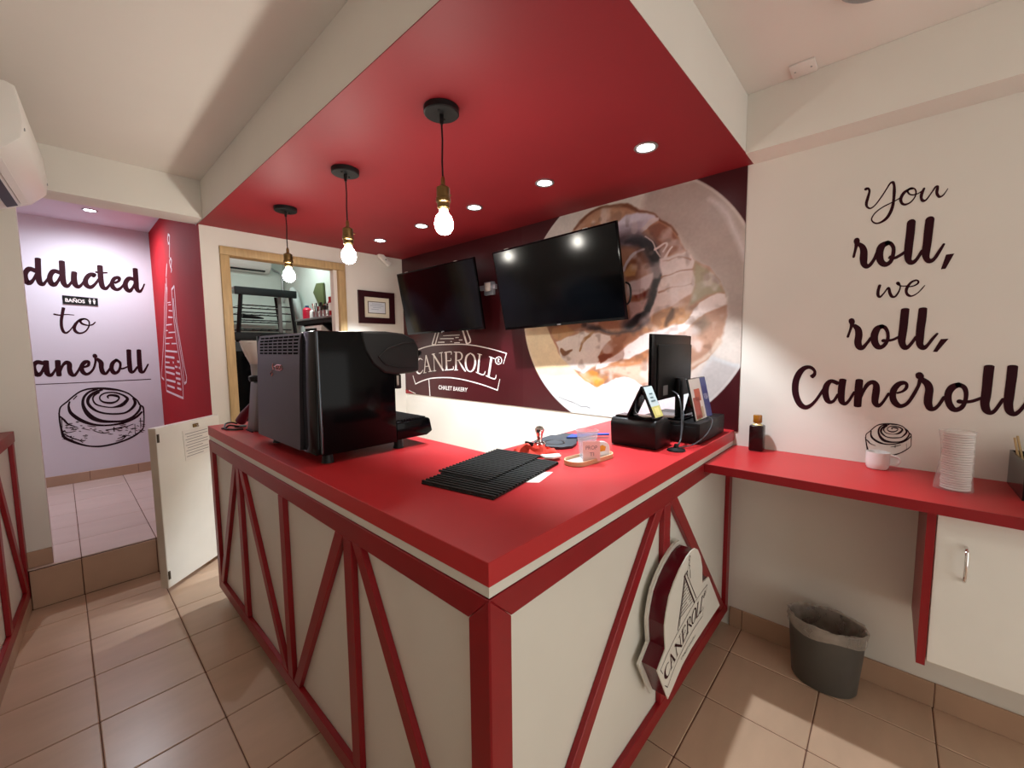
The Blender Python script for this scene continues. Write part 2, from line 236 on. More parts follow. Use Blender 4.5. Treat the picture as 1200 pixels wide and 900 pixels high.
BIGROLL = [[[-36,1007,11],[-22,1067,12],[29,1119,14],[62,1156,14],[120,1209,15],[185,1235,18],[268,1237,21],[346,1224,27],[426,1202,19],[493,1163,16],[532,1116,15],[565,1074,14],[583,1024,17],[607,997,16],[610,938,13],[606,840,11],[595,763,11],[563,718,16],[503,674,19],[423,639,19],[333,617,19],[239,610,19],[156,627,16],[89,661,20],[25,708,26],[-20,756,24],[-33,838,16],[-38,928,14],[-37,1007,12]],[[44,1113,13],[34,1069,17],[42,1006,26],[78,948,32],[130,896,32],[203,853,24],[293,831,19],[388,832,22],[472,853,25],[546,892,24],[596,944,18]],[[255,1229,18],[196,1207,20],[155,1161,21],[138,1103,22],[143,1039,29],[167,973,39],[208,917,42],[270,881,34],[349,865,25],[438,863,22],[518,900,21],[572,962,22],[586,1009,18]],[[293,1222,21],[226,1190,27],[185,1144,27],[175,1090,24],[197,1038,25],[239,992,20],[302,961,19],[382,946,19],[458,951,19],[517,997,25],[545,1052,27],[531,1106,17]],[[265,1192,15],[224,1159,15],[215,1114,13],[237,1066,15],[294,1036,13],[360,1022,14],[429,1036,35],[473,1079,31],[482,1111,25],[443,1153,18],[384,1182,16],[317,1183,16],[276,1159,14],[267,1122,12],[291,1088,18],[343,1071,24],[391,1082,18],[417,1117,14],[402,1142,26],[355,1156,24],[328,1145,16],[333,1125,10]],[[-32,971,11],[-8,932,17],[19,884,14],[83,839,7]],[[113,825,6],[168,799,6]],[[199,785,6],[262,752,8],[315,752,7]],[[290,780,9],[357,784,12],[434,796,11]],[[355,798,12],[354,756,8]],[[454,793,8],[512,814,8]],[[-22,819,7],[12,796,9],[68,805,5]],[[-13,782,9],[33,738,12],[86,702,10],[109,675,7]],[[125,723,6],[143,715,6]],[[526,812,6],[522,695,5]],[[577,873,8],[573,756,5]],[[377,671,8],[440,689,11],[410,656,11],[362,645,7]],[[-24,961,7],[-25,855,4]],[[9,912,4],[4,842,4]],[[463,705,5],[486,740,5]],[[158,846,7],[215,828,7]],[[99,1170,9],[73,1137,9]],[[64,842,5],[32,819,5]],[[63,828,5],[75,824,8],[88,829,4]],[[119,833,5],[126,831,10],[134,829,4]],[[257,765,5],[263,763,8],[269,756,4]],[[532,737,6],[537,736,10],[543,732,4]],[[-38,759,5],[-28,756,9],[-18,748,4]],[[573,786,6],[591,781,8],[609,772,4]],[[172,816,5],[179,813,10],[186,813,4]],[[443,756,5],[453,753,7],[464,749,4]],[[566,739,6],[587,733,10],[607,723,4]],[[411,696,5],[431,690,11],[451,687,4]],[[421,702,5],[435,698,7],[449,702,4]],[[382,788,5],[399,783,8],[417,786,4]],[[98,710,5],[102,709,8],[107,713,4]],[[445,696,5],[465,690,8],[486,680,4]],[[-26,810,5],[-22,809,6],[-18,808,4]],[[419,828,5],[437,823,7],[455,814,4]],[[235,782,5],[247,778,9],[259,775,4]],[[504,691,6],[517,687,8],[529,681,4]],[[9,719,5],[20,715,8],[32,720,4]],[[74,898,5],[87,894,9],[100,899,4]],[[475,731,6],[485,728,9],[495,722,4]],[[-30,796,5],[-13,790,6],[4,789,4]],[[448,779,5],[458,777,8],[467,773,4]],[[26,756,5],[30,755,8],[34,750,3]],[[-3,759,5],[4,757,6],[11,756,4]],[[405,782,5],[414,779,10],[424,778,4]],[[187,798,5],[201,794,10],[215,793,4]],[[-17,821,5],[-11,820,9],[-5,813,3]],[[7,755,5],[20,751,9],[33,751,4]],[[10,757,5],[17,755,7],[25,754,4]],[[30,724,5],[36,722,5],[41,713,3]],[[380,762,5],[399,756,11],[419,758,4]],[[552,741,6],[565,737,7],[579,737,4]],[[-28,813,5],[-20,810,9],[-12,815,4]],[[307,736,5],[325,730,10],[343,727,4]],[[103,857,5],[111,854,9],[119,852,4]],[[134,753,5],[142,750,6],[151,743,4]],[[544,791,6],[552,789,8],[559,782,4]],[[101,698,5],[117,693,10],[133,698,4]],[[564,842,6],[573,840,7],[582,837,4]],[[44,749,5],[47,748,5],[51,751,4]],[[-33,735,5],[-18,730,6],[-2,727,4]],[[20,846,5],[33,842,8],[46,842,4]],[[26,891,5],[38,888,9],[50,888,4]],[[-5,850,5],[7,846,9],[20,846,4]],[[292,775,5],[302,772,8],[312,767,4]],[[89,800,5],[97,798,8],[104,793,4]],[[40,824,5],[56,819,10],[73,819,4]],[[333,782,5],[345,778,6],[356,772,4]],[[562,720,6],[577,715,10],[593,712,4]],[[76,900,5],[82,899,9],[88,904,4]],[[-26,752,5],[-20,750,5],[-14,743,3]],[[115,746,5],[131,741,10],[147,738,4]],[[387,709,5],[399,705,9],[412,709,4]],[[579,842,6],[589,839,9],[599,832,4]],[[-3,875,5],[10,871,9],[22,871,4]],[[36,841,5],[45,838,6],[55,836,4]],[[242,760,5],[248,758,9],[254,752,4]],[[488,764,6],[502,760,11],[518,763,4]],[[93,702,5],[104,699,7],[115,693,4]],[[14,880,5],[26,876,7],[38,878,4]],[[581,803,6],[597,799,8],[614,791,4]],[[439,802,5],[444,801,8],[448,801,4]],[[29,849,5],[44,845,6],[58,836,4]],[[505,768,6],[523,763,10],[541,760,4]],[[526,707,6],[537,703,9],[547,694,4]],[[431,799,5],[447,794,9],[463,785,4]],[[205,807,5],[213,804,6],[220,799,4]],[[360,778,5],[377,773,7],[396,772,4]],[[404,818,5],[422,813,7],[440,814,4]]]
SMALLROLL = [[[-69,1186,3],[-68,1202,3],[-55,1218,4],[-48,1229,4],[-34,1246,4],[-19,1255,5],[2,1260,5],[20,1260,7],[39,1259,5],[54,1253,4],[63,1244,4],[71,1237,4],[76,1227,4],[82,1222,4],[84,1210,3],[85,1188,2],[85,1171,2],[80,1160,3],[68,1146,4],[53,1132,4],[33,1120,5],[12,1111,5],[-8,1108,4],[-26,1110,6],[-44,1116,8],[-57,1124,8],[-63,1144,5],[-67,1166,4],[-70,1186,4]],[[-51,1218,4],[-52,1206,5],[-48,1191,8],[-37,1179,9],[-22,1170,9],[-3,1165,6],[19,1166,5],[40,1173,5],[58,1183,6],[72,1196,5],[81,1210,4]],[[-1,1257,5],[-15,1249,5],[-24,1236,6],[-26,1221,6],[-23,1206,8],[-15,1191,11],[-4,1181,12],[12,1177,9],[30,1178,6],[50,1183,5],[66,1196,5],[75,1213,5],[77,1224,4]],[[8,1257,5],[-7,1247,7],[-16,1233,7],[-17,1220,7],[-10,1209,7],[1,1200,5],[17,1197,5],[36,1199,5],[52,1204,4],[63,1218,6],[68,1231,6],[63,1242,4]],[[2,1249,4],[-7,1239,4],[-8,1228,4],[-1,1218,4],[13,1214,3],[29,1215,3],[43,1221,8],[52,1233,7],[53,1241,6],[44,1248,5],[30,1252,4],[14,1249,4],[6,1242,3],[4,1233,3],[11,1226,5],[23,1225,6],[34,1230,4],[39,1239,3],[35,1244,7],[24,1245,6],[18,1241,4],[20,1237,3]],[[19,1154,2],[34,1160,3],[51,1168,3]],[[34,1163,3],[34,1154,2]],[[-67,1177,3],[-59,1169,5],[-51,1159,4],[-33,1153,2]],[[70,1177,1],[72,1152,1]]]
ARCS = [[[-3746,1595,10],[-3675,1610,12],[-3531,1640,11],[-3359,1660,10],[-3145,1664,10],[-2945,1663,9],[-2781,1650,9],[-2627,1628,9],[-2501,1605,9],[-2379,1578,9]],[[-2381,1580,9],[-2417,1493,6]],[[-3746,1595,14],[-3727,1507,9]],[[-3751,1338,8],[-3709,1254,12]],[[-3709,1254,10],[-3592,1291,11],[-3444,1324,10],[-3276,1339,10],[-3105,1344,10],[-2931,1333,10],[-2767,1313,10],[-2634,1292,10],[-2492,1262,10]],[[-2492,1262,8],[-2463,1357,6]]]
CHALET = [[[-3224,1999,16],[-3401,1669,16]],[[-3192,1981,15],[-3352,1664,16]],[[-3014,1985,17],[-2879,1667,23]],[[-2965,1981,12],[-2868,1778,16],[-2828,1696,16],[-2850,1673,11],[-2883,1666,10]],[[-3401,1669,11],[-3348,1662,10]],[[-3220,1749,6],[-2979,1750,7]],[[-3268,1721,7],[-3066,1718,8]],[[-3035,1726,8],[-2992,1727,6]],[[-2986,1703,8],[-2941,1703,7]],[[-3306,1687,8],[-3207,1687,10]],[[-3112,1692,6],[-3093,1691,6]],[[-3055,1678,7],[-2979,1679,8]],[[-3232,1782,8],[-3248,1781,8]],[[-3471,1305,12],[-3459,1145,13]],[[-3832,1178,7],[-3714,1151,7]]]
CANEROLL = [[[-3574,1513,9],[-3618,1524,12],[-3676,1489,31],[-3695,1431,37],[-3667,1377,22],[-3618,1370,12],[-3572,1403,10]],[[-3512,1555,12],[-3546,1384,18]],[[-3509,1556,20],[-3441,1398,24]],[[-3523,1444,8],[-3464,1449,8]],[[-3564,1376,7],[-3514,1382,7]],[[-3473,1392,7],[-3412,1399,7]],[[-3380,1571,11],[-3374,1404,13]],[[-3388,1571,23],[-3233,1412,22]],[[-3257,1583,11],[-3249,1416,12]],[[-3410,1569,7],[-3363,1574,7]],[[-3291,1581,7],[-3237,1588,7]],[[-3395,1400,7],[-3350,1406,7]],[[-3184,1589,26],[-3180,1420,26]],[[-3210,1586,7],[-3109,1593,10],[-3104,1570,9]],[[-3176,1507,7],[-3114,1511,9],[-3113,1530,8]],[[-3209,1415,8],[-3086,1428,12],[-3078,1453,9]],[[-3033,1591,25],[-3041,1426,25]],[[-3027,1589,7],[-2974,1587,11],[-2948,1557,22],[-2968,1522,12],[-3026,1511,7]],[[-2999,1511,14],[-2945,1452,20],[-2907,1416,15]],[[-3063,1592,7],[-3026,1591,7]],[[-3066,1420,7],[-3011,1423,7]],[[-2832,1581,9],[-2883,1552,22],[-2900,1497,26],[-2886,1438,21],[-2840,1412,8],[-2793,1436,21],[-2768,1495,25],[-2784,1553,20],[-2832,1581,10]],[[-2707,1571,22],[-2736,1405,22]],[[-2758,1409,8],[-2667,1389,11],[-2640,1419,7]],[[-2735,1575,7],[-2681,1566,7]],[[-2560,1544,25],[-2600,1376,25]],[[-2630,1382,10],[-2527,1358,11],[-2505,1390,8]],[[-2586,1550,8],[-2525,1534,8]],[[-2474,1551,7],[-2505,1536,8],[-2511,1514,9],[-2498,1492,8],[-2473,1487,7],[-2444,1499,8],[-2436,1522,9],[-2449,1544,8],[-2474,1551,7]],[[-2480,1532,9],[-2481,1505,9]],[[-2480,1532,6],[-2464,1528,8],[-2480,1519,8],[-2464,1506,7]]]
BAKERYBOX = [[-3315,1221],[-2886,1222],[-2879,1260],[-3313,1263]]
REDTRI = [[-3946,1199],[-3832,1171],[-3734,1150],[-3949,1142]]
DECAL = [[[-5046,2705,22],[-5107,2727,22],[-5147,2692,22],[-5132,2645,22],[-5074,2642,22],[-5035,2703,22]],[[-5065,2635,22],[-5128,2519,22]],[[-5084,2418,22],[-5031,2473,22],[-5075,2506,17],[-5146,2479,22],[-5119,2433,22],[-5065,2394,22],[-5102,2377,22]],[[-5283,2477,22],[-5371,2368,22]],[[-5372,2351,22],[-5392,2281,22],[-5413,2193,22]],[[-5428,2302,22],[-5611,2054,22],[-5713,1881,22],[-5899,1641,22],[-6120,1384,22],[-6146,1331,22],[-6005,1311,22]],[[-5369,2261,22],[-5545,1991,22],[-5700,1761,22],[-5863,1442,22],[-5894,1190,22],[-4991,1175,22],[-4960,1313,22],[-5019,1550,22],[-5108,1747,22],[-5147,1902,22],[-5142,2216,22],[-5007,2234,22],[-5010,2118,22],[-5018,1895,22],[-4914,1679,22],[-4830,1489,22],[-4757,1386,22],[-4782,1343,22],[-4883,1319,22]],[[-5093,2126,22],[-5088,1931,22],[-4904,1498,22],[-4891,1327,22]],[[-5383,2089,8],[-5231,2080,8]],[[-5377,2032,11],[-5199,2016,10]],[[-5404,2113,8],[-5251,2104,8]],[[-5436,1971,14],[-5207,1955,13]],[[-5569,1897,12],[-5272,1890,12]],[[-5474,1816,12],[-5139,1809,11]],[[-5628,1842,10],[-5529,1839,10]],[[-5665,1763,12],[-5291,1760,11]],[[-5704,1707,13],[-5491,1704,11]],[[-5365,1702,12],[-5127,1699,11]],[[-5739,1631,19],[-5115,1618,18]],[[-5782,1570,22],[-5280,1559,22]],[[-5811,1508,17],[-5566,1507,16]],[[-5141,1525,22],[-5041,1522,20]],[[-5385,1512,21],[-5336,1511,20]],[[-5835,1456,22],[-5324,1453,22]],[[-5280,1472,19],[-5153,1469,19]],[[-5086,1466,22],[-5042,1463,22]],[[-5831,1403,22],[-5337,1393,22]],[[-5257,1412,22],[-5054,1405,22]],[[-5280,1356,22],[-5052,1355,22]],[[-5829,1316,22],[-5321,1316,22]],[[-5815,1255,22],[-5397,1251,22]],[[-5229,1309,22],[-5082,1307,22]],[[-5250,1258,22],[-5058,1255,22]]]
PRINT = [["p",[228,208,172],12,[[-2264,2175],[-2162,2163],[-1917,1747],[-1741,1488],[-1624,1407],[-1992,1400],[-2189,1393]]],["p",[208,215,219],6,[[-2231,1394],[-1657,1413],[-1513,1358],[-1280,1306],[-1095,1294],[-860,1358],[-779,1530],[-759,1564],[-579,1502],[-767,1114],[-1845,972]]],["p",[172,158,150],16,[[-1205,2475],[-1164,2650],[-802,2552],[-616,2272],[-582,1761],[-689,1767],[-707,1910],[-864,2120],[-977,2286]]],["p",[186,180,178],14,[[-759,1564],[-579,1481],[-575,1375],[-771,1273],[-883,1356]]],["s",[205,196,194],10,[[-799,2450,16],[-725,2368,27],[-662,2254,32],[-625,2166,32],[-610,2101,24]]],["p",[168,122,95],4,[[-1711,2465],[-1619,2522],[-1511,2555],[-1396,2551],[-1311,2531],[-1217,2478],[-1116,2430],[-1051,2370],[-977,2286],[-924,2193],[-864,2120],[-788,2071],[-740,1998],[-707,1910],[-691,1843],[-692,1853],[-694,1768],[-721,1651],[-780,1553],[-864,1484],[-1000,1409],[-1174,1376],[-1281,1408],[-1468,1373],[-1529,1343],[-1657,1413],[-1732,1488],[-1836,1572],[-1917,1703],[-1953,1777],[-2104,2008],[-2026,2219]]],["s",[112,66,44],4,[[-1711,2465,15],[-1619,2522,22],[-1511,2555,18],[-1396,2548,20],[-1311,2529,22],[-1217,2478,18],[-1116,2428,13],[-1051,2368,13],[-977,2286,9]]],["p",[176,132,104],6,[[-1633,2478],[-1511,2532],[-1371,2523],[-1310,2499],[-1370,2447]]],["p",[132,84,64],4,[[-1158,2361],[-1083,2382],[-987,2278],[-929,2194],[-1057,2169],[-1112,2260]]],["p",[194,184,196],5,[[-1523,2434],[-1370,2441],[-1310,2477],[-1228,2475],[-1116,2425],[-1088,2396],[-1192,2358],[-1203,2328],[-1157,2289],[-1295,2265],[-1368,2315]]],["s",[205,190,188],3,[[-1094,2405,21],[-1148,2385,31],[-1203,2349,24]]],["p",[138,90,66],6,[[-1341,2091],[-1294,2205],[-1224,2242],[-1155,2215],[-1126,2138],[-1121,2043],[-1150,1919],[-1336,1801]]],["s",[84,72,76],16,[[-1356,2324,66],[-1272,2309,94],[-1185,2273,98],[-1116,2178,93],[-1098,2082,77],[-1107,2000,74],[-1136,1897,81],[-1188,1826,93],[-1287,1765,94]]],["s",[34,32,36],8,[[-1307,2299,22],[-1225,2290,51],[-1156,2247,69],[-1111,2177,63],[-1098,2082,48],[-1105,2000,41],[-1132,1897,41],[-1182,1825,51],[-1275,1765,52]]],["p",[196,150,100],5,[[-1322,2111],[-1269,2158],[-1222,2141],[-1244,2079],[-1304,2076]]],["s",[205,196,200],3,[[-1323,2122,18],[-1276,2202,22],[-1189,2233,14]]],["p",[206,190,190],5,[[-1293,2031],[-1198,2063],[-1125,2080],[-1137,1982],[-1219,1956],[-1290,1954]]],["p",[178,150,145],6,[[-1289,1920],[-1150,1919],[-1177,1847],[-1276,1809]]],["p",[110,45,35],4,[[-1248,1955],[-1151,1967],[-1167,1934],[-1230,1939]]],["p",[214,200,196],4,[[-1080,2162],[-905,2182],[-866,2120],[-880,2054],[-1064,2037]]],["p",[208,190,184],4,[[-1073,2038],[-872,2063],[-861,2013],[-879,1936],[-1103,1810],[-1147,1802],[-1095,1936]]],["s",[150,108,88],3,[[-1070,2048,11],[-981,2067,5],[-872,2068,8]]],["s",[150,108,88],3,[[-1079,1955,13],[-979,1981,5],[-890,1986,4]]],["s",[170,128,108],3,[[-1056,2143,5],[-963,2155,4],[-894,2134,8]]],["s",[222,205,200],2,[[-1112,2224,14],[-1048,2249,11],[-1035,2234,11],[-1057,2205,11]]],["s",[222,205,200],2,[[-1046,2165,18],[-1024,2194,14],[-1004,2221,9]]],["s",[222,205,200],2,[[-1174,2313,8],[-1146,2287,6],[-1112,2234,8],[-1078,2177,6]]],["p",[152,142,112],8,[[-864,2115],[-768,2030],[-740,1989],[-716,1925],[-802,1909],[-896,1858],[-870,1974]]],["p",[108,88,72],5,[[-782,2022],[-759,2024],[-738,1989],[-749,1978],[-772,1993]]],["p",[176,134,98],8,[[-1146,1748],[-1018,1846],[-906,1874],[-885,1807],[-933,1760]]],["p",[224,212,208],3,[[-708,1912],[-692,1871],[-790,1821],[-884,1767],[-909,1779],[-838,1873],[-747,1918]]],["p",[176,128,90],6,[[-1180,1721],[-1150,1805],[-1058,1847],[-919,1877],[-895,1824],[-1007,1738]]],["s",[90,66,50],6,[[-998,1842,24],[-1009,1797,41],[-1031,1751,20]]],["p",[222,210,206],4,[[-1116,1713],[-938,1764],[-809,1829],[-693,1896],[-692,1853],[-840,1796],[-926,1707],[-1054,1675]]],["p",[165,128,108],6,[[-914,1689],[-839,1787],[-692,1845],[-700,1694],[-759,1580],[-875,1472],[-888,1563]]],["p",[118,98,84],14,[[-882,1767],[-818,1797],[-780,1751],[-815,1697],[-870,1699]]],["s",[196,172,155],5,[[-726,1651,32],[-780,1575,26],[-865,1512,27]]],["p",[200,170,150],8,[[-1484,1467],[-1367,1496],[-1125,1507],[-865,1512],[-885,1448],[-999,1397],[-1227,1379],[-1282,1421]]],["p",[226,213,208],3,[[-1522,1472],[-1515,1519],[-1396,1560],[-1285,1630],[-1180,1703],[-1104,1718],[-1054,1675],[-1139,1598],[-1283,1546],[-1439,1492]]],["p",[216,206,198],4,[[-1872,1666],[-1775,1700],[-1626,1730],[-1413,1703],[-1397,1645],[-1485,1566],[-1522,1492],[-1624,1432],[-1724,1474],[-1818,1544]]],["p",[150,100,72],4,[[-1511,1553],[-1456,1639],[-1341,1717],[-1286,1719],[-1180,1733],[-1232,1673],[-1354,1597],[-1396,1558],[-1485,1517]]],["p",[120,58,30],4,[[-1508,1560],[-1455,1580],[-1396,1573],[-1411,1547],[-1485,1517]]],["p",[172,120,84],4,[[-1439,1499],[-1339,1545],[-1229,1551],[-1142,1601],[-1140,1525],[-1283,1497]]],["p",[200,128,62],4,[[-1665,1417],[-1545,1459],[-1431,1428],[-1468,1373],[-1513,1344],[-1608,1378]]],["p",[226,150,66],6,[[-1568,1396],[-1530,1425],[-1476,1407],[-1514,1364]]],["p",[216,213,222],3,[[-1560,1307],[-1438,1386],[-1309,1425],[-1227,1411],[-1174,1373],[-1239,1302],[-1364,1296],[-1467,1304]]],["p",[180,138,96],5,[[-1944,1777],[-1775,1784],[-1700,1732],[-1827,1680],[-1889,1692]]],["s",[120,80,50],3,[[-1818,1601,31],[-1784,1579,37],[-1732,1601,15]]],["s",[150,105,60],3,[[-1540,1734,15],[-1626,1669,22],[-1658,1600,13]]],["s",[66,56,56],8,[[-1626,1777,41],[-1517,1746,34],[-1413,1719,13],[-1232,1729,15],[-1156,1793,39]]],["s",[120,118,120],2,[[-1845,1250,5],[-1706,1213,7],[-1575,1189,7]]],["s",[120,118,120],2,[[-2364,1084,5],[-2234,1084,5],[-2111,1084,5]]]]
# ================================================================== SETTING
XW = 2.54      # wall with the print and the slogan
YD = 3.90      # wall with the doorway
ZS = 2.575     # red dropped ceiling
ZC = 2.85      # upper ceiling
ZH = 0.258     # raised hall floor
YH = 6.25      # hall end wall
XR = 0.78      # red hall wall
fW = lambda u, v, d: (XW-0.001-d, -u, v)       # drawing plane on the right wall
fH = lambda u, v, d: (u, YH-0.001-d, v)        # on the hall end wall
fR = lambda u, v, d: (XR-0.001-d, -u, v)       # on the red hall wall
# floor with tiles
floor = struct(B().box(-1.2, XW+0.1, -2.6, 4.0, -0.12, -0.003).done('floor', GROUT), 'beige tiled shop floor')
PX, PY, OX, OY = 0.382, 0.386, 0.010, 0.557
def tile_mesh(name, w, d, h, m, bv=0.003):
    b = B().box(0, w, 0, d, -h, 0); o = b.done(name, m, bevel=bv, seg=1, smooth=0); me = o.data
    bpy.data.objects.remove(o); return me
tm = tile_mesh('tile', PX-0.004, PY-0.004, 0.01, TILE)
def put(me, name, loc, parent, rz=0.0):
    o = bpy.data.objects.new(name, me); COL.objects.link(o); o.parent = parent; o.location = loc; o.rotation_euler.z = rz; return o
for i in range(-2, 7):
    for j in range(-8, 9):
        x = OX+i*PX; y = OY+j*PY
        if x+PX-0.004 > XW:
            me = tile_mesh('tile', XW-0.003-x, PY-0.004, 0.01, TILE)
        elif y+PY > 3.92:
            me = tile_mesh('tile', PX-0.004, 3.92-y, 0.01, TILE)
        else: me = tm
        if y < 3.9: put(me, 'tile', (x+0.002, y+0.002, 0), floor)
# right wall (print + slogan), doorway wall, left wall, front wall
struct(B().box(XW, XW+0.15, -2.6, 4.05, -0.1, 3.3).done('wall_right', WHITE, smooth=0), 'white painted wall with the slogan')
wb = B().box(XR, 0.95, YD, YD+0.10, 0, 3.2).box(1.86, XW+0.1, YD, YD+0.10, 0, 3.2).box(0.95, 1.86, YD, YD+0.10, 2.40, 3.2)
struct(wb.done('wall_back', WHITE, smooth=0), 'white wall around the kitchen doorway')
def lw(y): return -0.281-(3.97-y)*0.07
struct(B().prism([(lw(4.0), 4.0), (lw(-2.6), -2.6), (lw(-2.6)-0.3, -2.6), (lw(4.0)-0.3, 4.0)], -0.1, 3.3, lambda a, b, d: (a, b, d)).done('wall_left', WHITE, smooth=0), 'white painted side wall')
struct(B().box(-0.9, -0.115, 3.97, 4.12, 0, 3.2).done('wall_pillar', WHITE, smooth=0), 'short white wall beside the hall step')
struct(B().box(-1.2, -0.6, -2.7, -2.6, -0.1, 3.3).box(2.4, XW+0.1, -2.7, -2.6, -0.1, 3.3).box(-0.6, 2.4, -2.7, -2.6, 2.65, 3.3).done('wall_front', WHITE, smooth=0), 'white wall around the street entrance')  # unseen wall; its entrance opening is widened to let in more ambient light
struct(B().box(-1.2, XW+0.1, -2.7, 4.1, ZC, ZC+0.12).done('ceiling', CEIL, smooth=0), 'white upper ceiling')
so = struct(B().prism([(0.777, 0.585), (XW-0.001, 0.585), (XW-0.001, YD-0.001), (0.777, YD-0.001)], ZS+0.004, ZC-0.001, lambda a, b, d: (a, b, d)).done('ceiling_soffit', CEIL, smooth=0), 'dropped ceiling box over the counter')
B().box(0.777, XW-0.001, 0.585, YD-0.001, ZS, ZS+0.0035).done('soffit_underside', REDP, so, smooth=0)
struct(B().box(2.375, XW-0.001, -2.6, 0.584, 2.573, ZC-0.001).done('trim_1', WHITE, smooth=0), 'white ceiling beam over the slogan wall')
struct(B().box(-0.55, 0.776, 3.75, 3.965, 2.585, ZC-0.001).done('trim_2', WHITE, smooth=0), 'white ceiling beam over the hall opening')
# hall
hf = struct(B().box(-1.1, XR, 3.945, YH, -0.1, ZH-0.003).done('floor_hall', GROUT), 'raised tiled hall floor')
th = tile_mesh('tile', PX-0.004, PY-0.004, 0.008, TILEH)
for i in range(-3, 3):
    for j in range(6):
        x = OX+i*PX; y = 3.935+j*PY
        w = min(PX-0.004, XR-0.003-x)
        put(th if w > PX-0.005 else tile_mesh('tile', w, PY-0.004, 0.008, TILEH), 'tile', (x+0.002, y+0.002, ZH), hf)
st = struct(B().box(-0.22, XR, 3.932, 3.944, 0, ZH-0.01).done('trim_3', GROUT, smooth=0), 'tiled riser of the hall step')
for i in range(-1, 3):
    x0 = max(-0.22, OX+i*PX); x1 = min(XR, OX+(i+1)*PX-0.004)
    if x1 > x0: put(tile_mesh('riser_tile', x1-x0, 0.011, 0.248, TILEB), 'riser_tile', (x0, 3.921, 0.249), st)
struct(B().box(-1.1, XR, YH, YH+0.1, 0, 3.2).done('wall_hall_end', HALLW, smooth=0), 'pale lavender hall wall with script lettering')
struct(B().box(XR, XR+0.10, YD+0.101, YH, 0, 3.2).done('wall_hall_red', REDW, smooth=0), 'deep red hall wall')
struct(B().box(XR-0.0015, XR-0.0002, YD-0.0, YD+0.101, ZH, 2.584).done('trim_4', REDW, smooth=0), 'red painted wall corner')
struct(B().box(-1.2, -1.1, 4.0, YH, 0, 3.2).done('wall_hall_left', HALLW, smooth=0))
struct(B().box(-1.2, XR, 4.101, YH, 2.96, 3.05).done('ceiling_hall', HALLW, smooth=0), 'hall ceiling')
# baseboards of tile
def baseboard(name, p0, p1, h, t, n, z0=0.0, pitch=0.386, m=TILEB, off=0.0):
    p0 = Vector(p0); p1 = Vector(p1); d = (p1-p0); L = d.length; d.normalize(); nn = Vector(n)
    ang = math.atan2(d.y, d.x)
    root = struct(B().prism([tuple((p0+nn*0.0005)[:2]), tuple((p1+nn*0.0005)[:2]), tuple((p1+nn*(t-0.002))[:2]), tuple((p0+nn*(t-0.002))[:2])], z0, z0+h-0.002, lambda a, b, c: (a, b, c)).done(name, GROUT, smooth=0), 'tile skirting along the wall foot')
    s = -off
    side = 1 if (Vector((-d.y, d.x)).dot(nn) > 0) else -1
    while s < L-0.01:
        a = max(0, s)+0.0015; e = min(L, s+pitch)-0.0015
        if e-a > 0.02:
            b = B().box(a, e, (0.001 if side > 0 else -t), (t if side > 0 else -0.001), 0.0005, h); o = b.done('skirting_tile', m, bevel=0.002, seg=1, smooth=0)
            o.parent = root; o.location = (p0.x, p0.y, z0); o.rotation_euler.z = ang
        s += pitch
    return root
baseboard('baseboard_right', (XW, 0.62), (XW, -2.5), 0.115, 0.012, (-1, 0), off=0.32)
baseboard('baseboard_hall', (-0.9, YH), (XR, YH), 0.105, 0.012, (0, -1), z0=ZH, off=0.12)
baseboard('baseboard_pillar', (-0.24, 3.97), (-0.115, 3.97), 0.105, 0.012, (0, -1), z0=ZH+0.001)
# kitchen beyond the doorway
KW = mat('kitchen wall', (206, 218, 211), 0.6, var=0.03)
struct(B().box(XR+0.1, 2.35, YD+0.1, 6.45, -0.1, 0).done('floor_kitchen', TILE, smooth=0), 'kitchen floor')
struct(B().box(XR+0.101, 2.25, 6.35, 6.45, 0, 3.2).done('wall_kitchen_back', KW, smooth=0), 'pale green white kitchen wall')
struct(B().box(2.20, 2.30, YD+0.101, 6.35, 0, 3.2).done('wall_kitchen_right', KW, smooth=0), 'pale kitchen side wall')
struct(B().box(XR+0.1, 2.25, YD+0.101, 6.45, 3.0, 3.1).done('ceiling_kitchen', KW, smooth=0), 'kitchen ceiling')
# wooden door frame
dr = tag(thing('door_frame', (1.4, YD, 0), 'light wood frame lining the kitchen doorway', 'door frame'), kind='structure')
del dr['category']
for x0, x1 in ((0.90, 0.962), (1.835, 1.902)):
    B().box(x0, x1, YD-0.018, YD+0.105, 0, 2.372).done('jamb', WOOD, dr, bevel=0.003)
B().box(0.90, 1.902, YD-0.018, YD+0.105, 2.374, 2.438).done('frame_head', WOOD, dr, bevel=0.003)
for z in (1.35, 0.6): B().box(0.9625, 0.966, YD-0.012, YD+0.02, z, z+0.09).done('hinge', BLACK, dr)
B().box(1.80, 1.834, YD+0.02, YD+0.09, 0, 2.373).done('door_stop', CPLAST, dr)
# ================================================================== LIGHT FITTINGS
def spot(parent, loc, w, col, angle=2.1, blend=0.8, r=0.016):
    l = bpy.data.lights.new('beam', 'SPOT'); l.energy = w; l.color = col; l.spot_size = angle; l.spot_blend = blend; l.shadow_soft_size = r
    o = bpy.data.objects.new('beam', l); COL.objects.link(o); o.parent = parent; o.location = loc; return o
def downlight(x, y, z, label, w, col, group='recessed ceiling spotlights', ang=1.4, bl=0.35):
    t = thing('recessed_downlight', (x, y, z), label, 'downlight', group)
    B().lathe([(0.040, -0.001), (0.054, -0.001), (0.056, -0.005), (0.052, -0.009), (0.042, -0.007), (0.040, -0.001)], (x, y, z), 28, cap=False).done('trim_ring', ALU, t)
    B().lathe([(0.0395, -0.0012), (0.0395, -0.004), (0.025, -0.006)], (x, y, z), 24).done('lens', LENS, t)
    spot(t, (0, 0, -0.02), w, col, ang, bl)
    return t
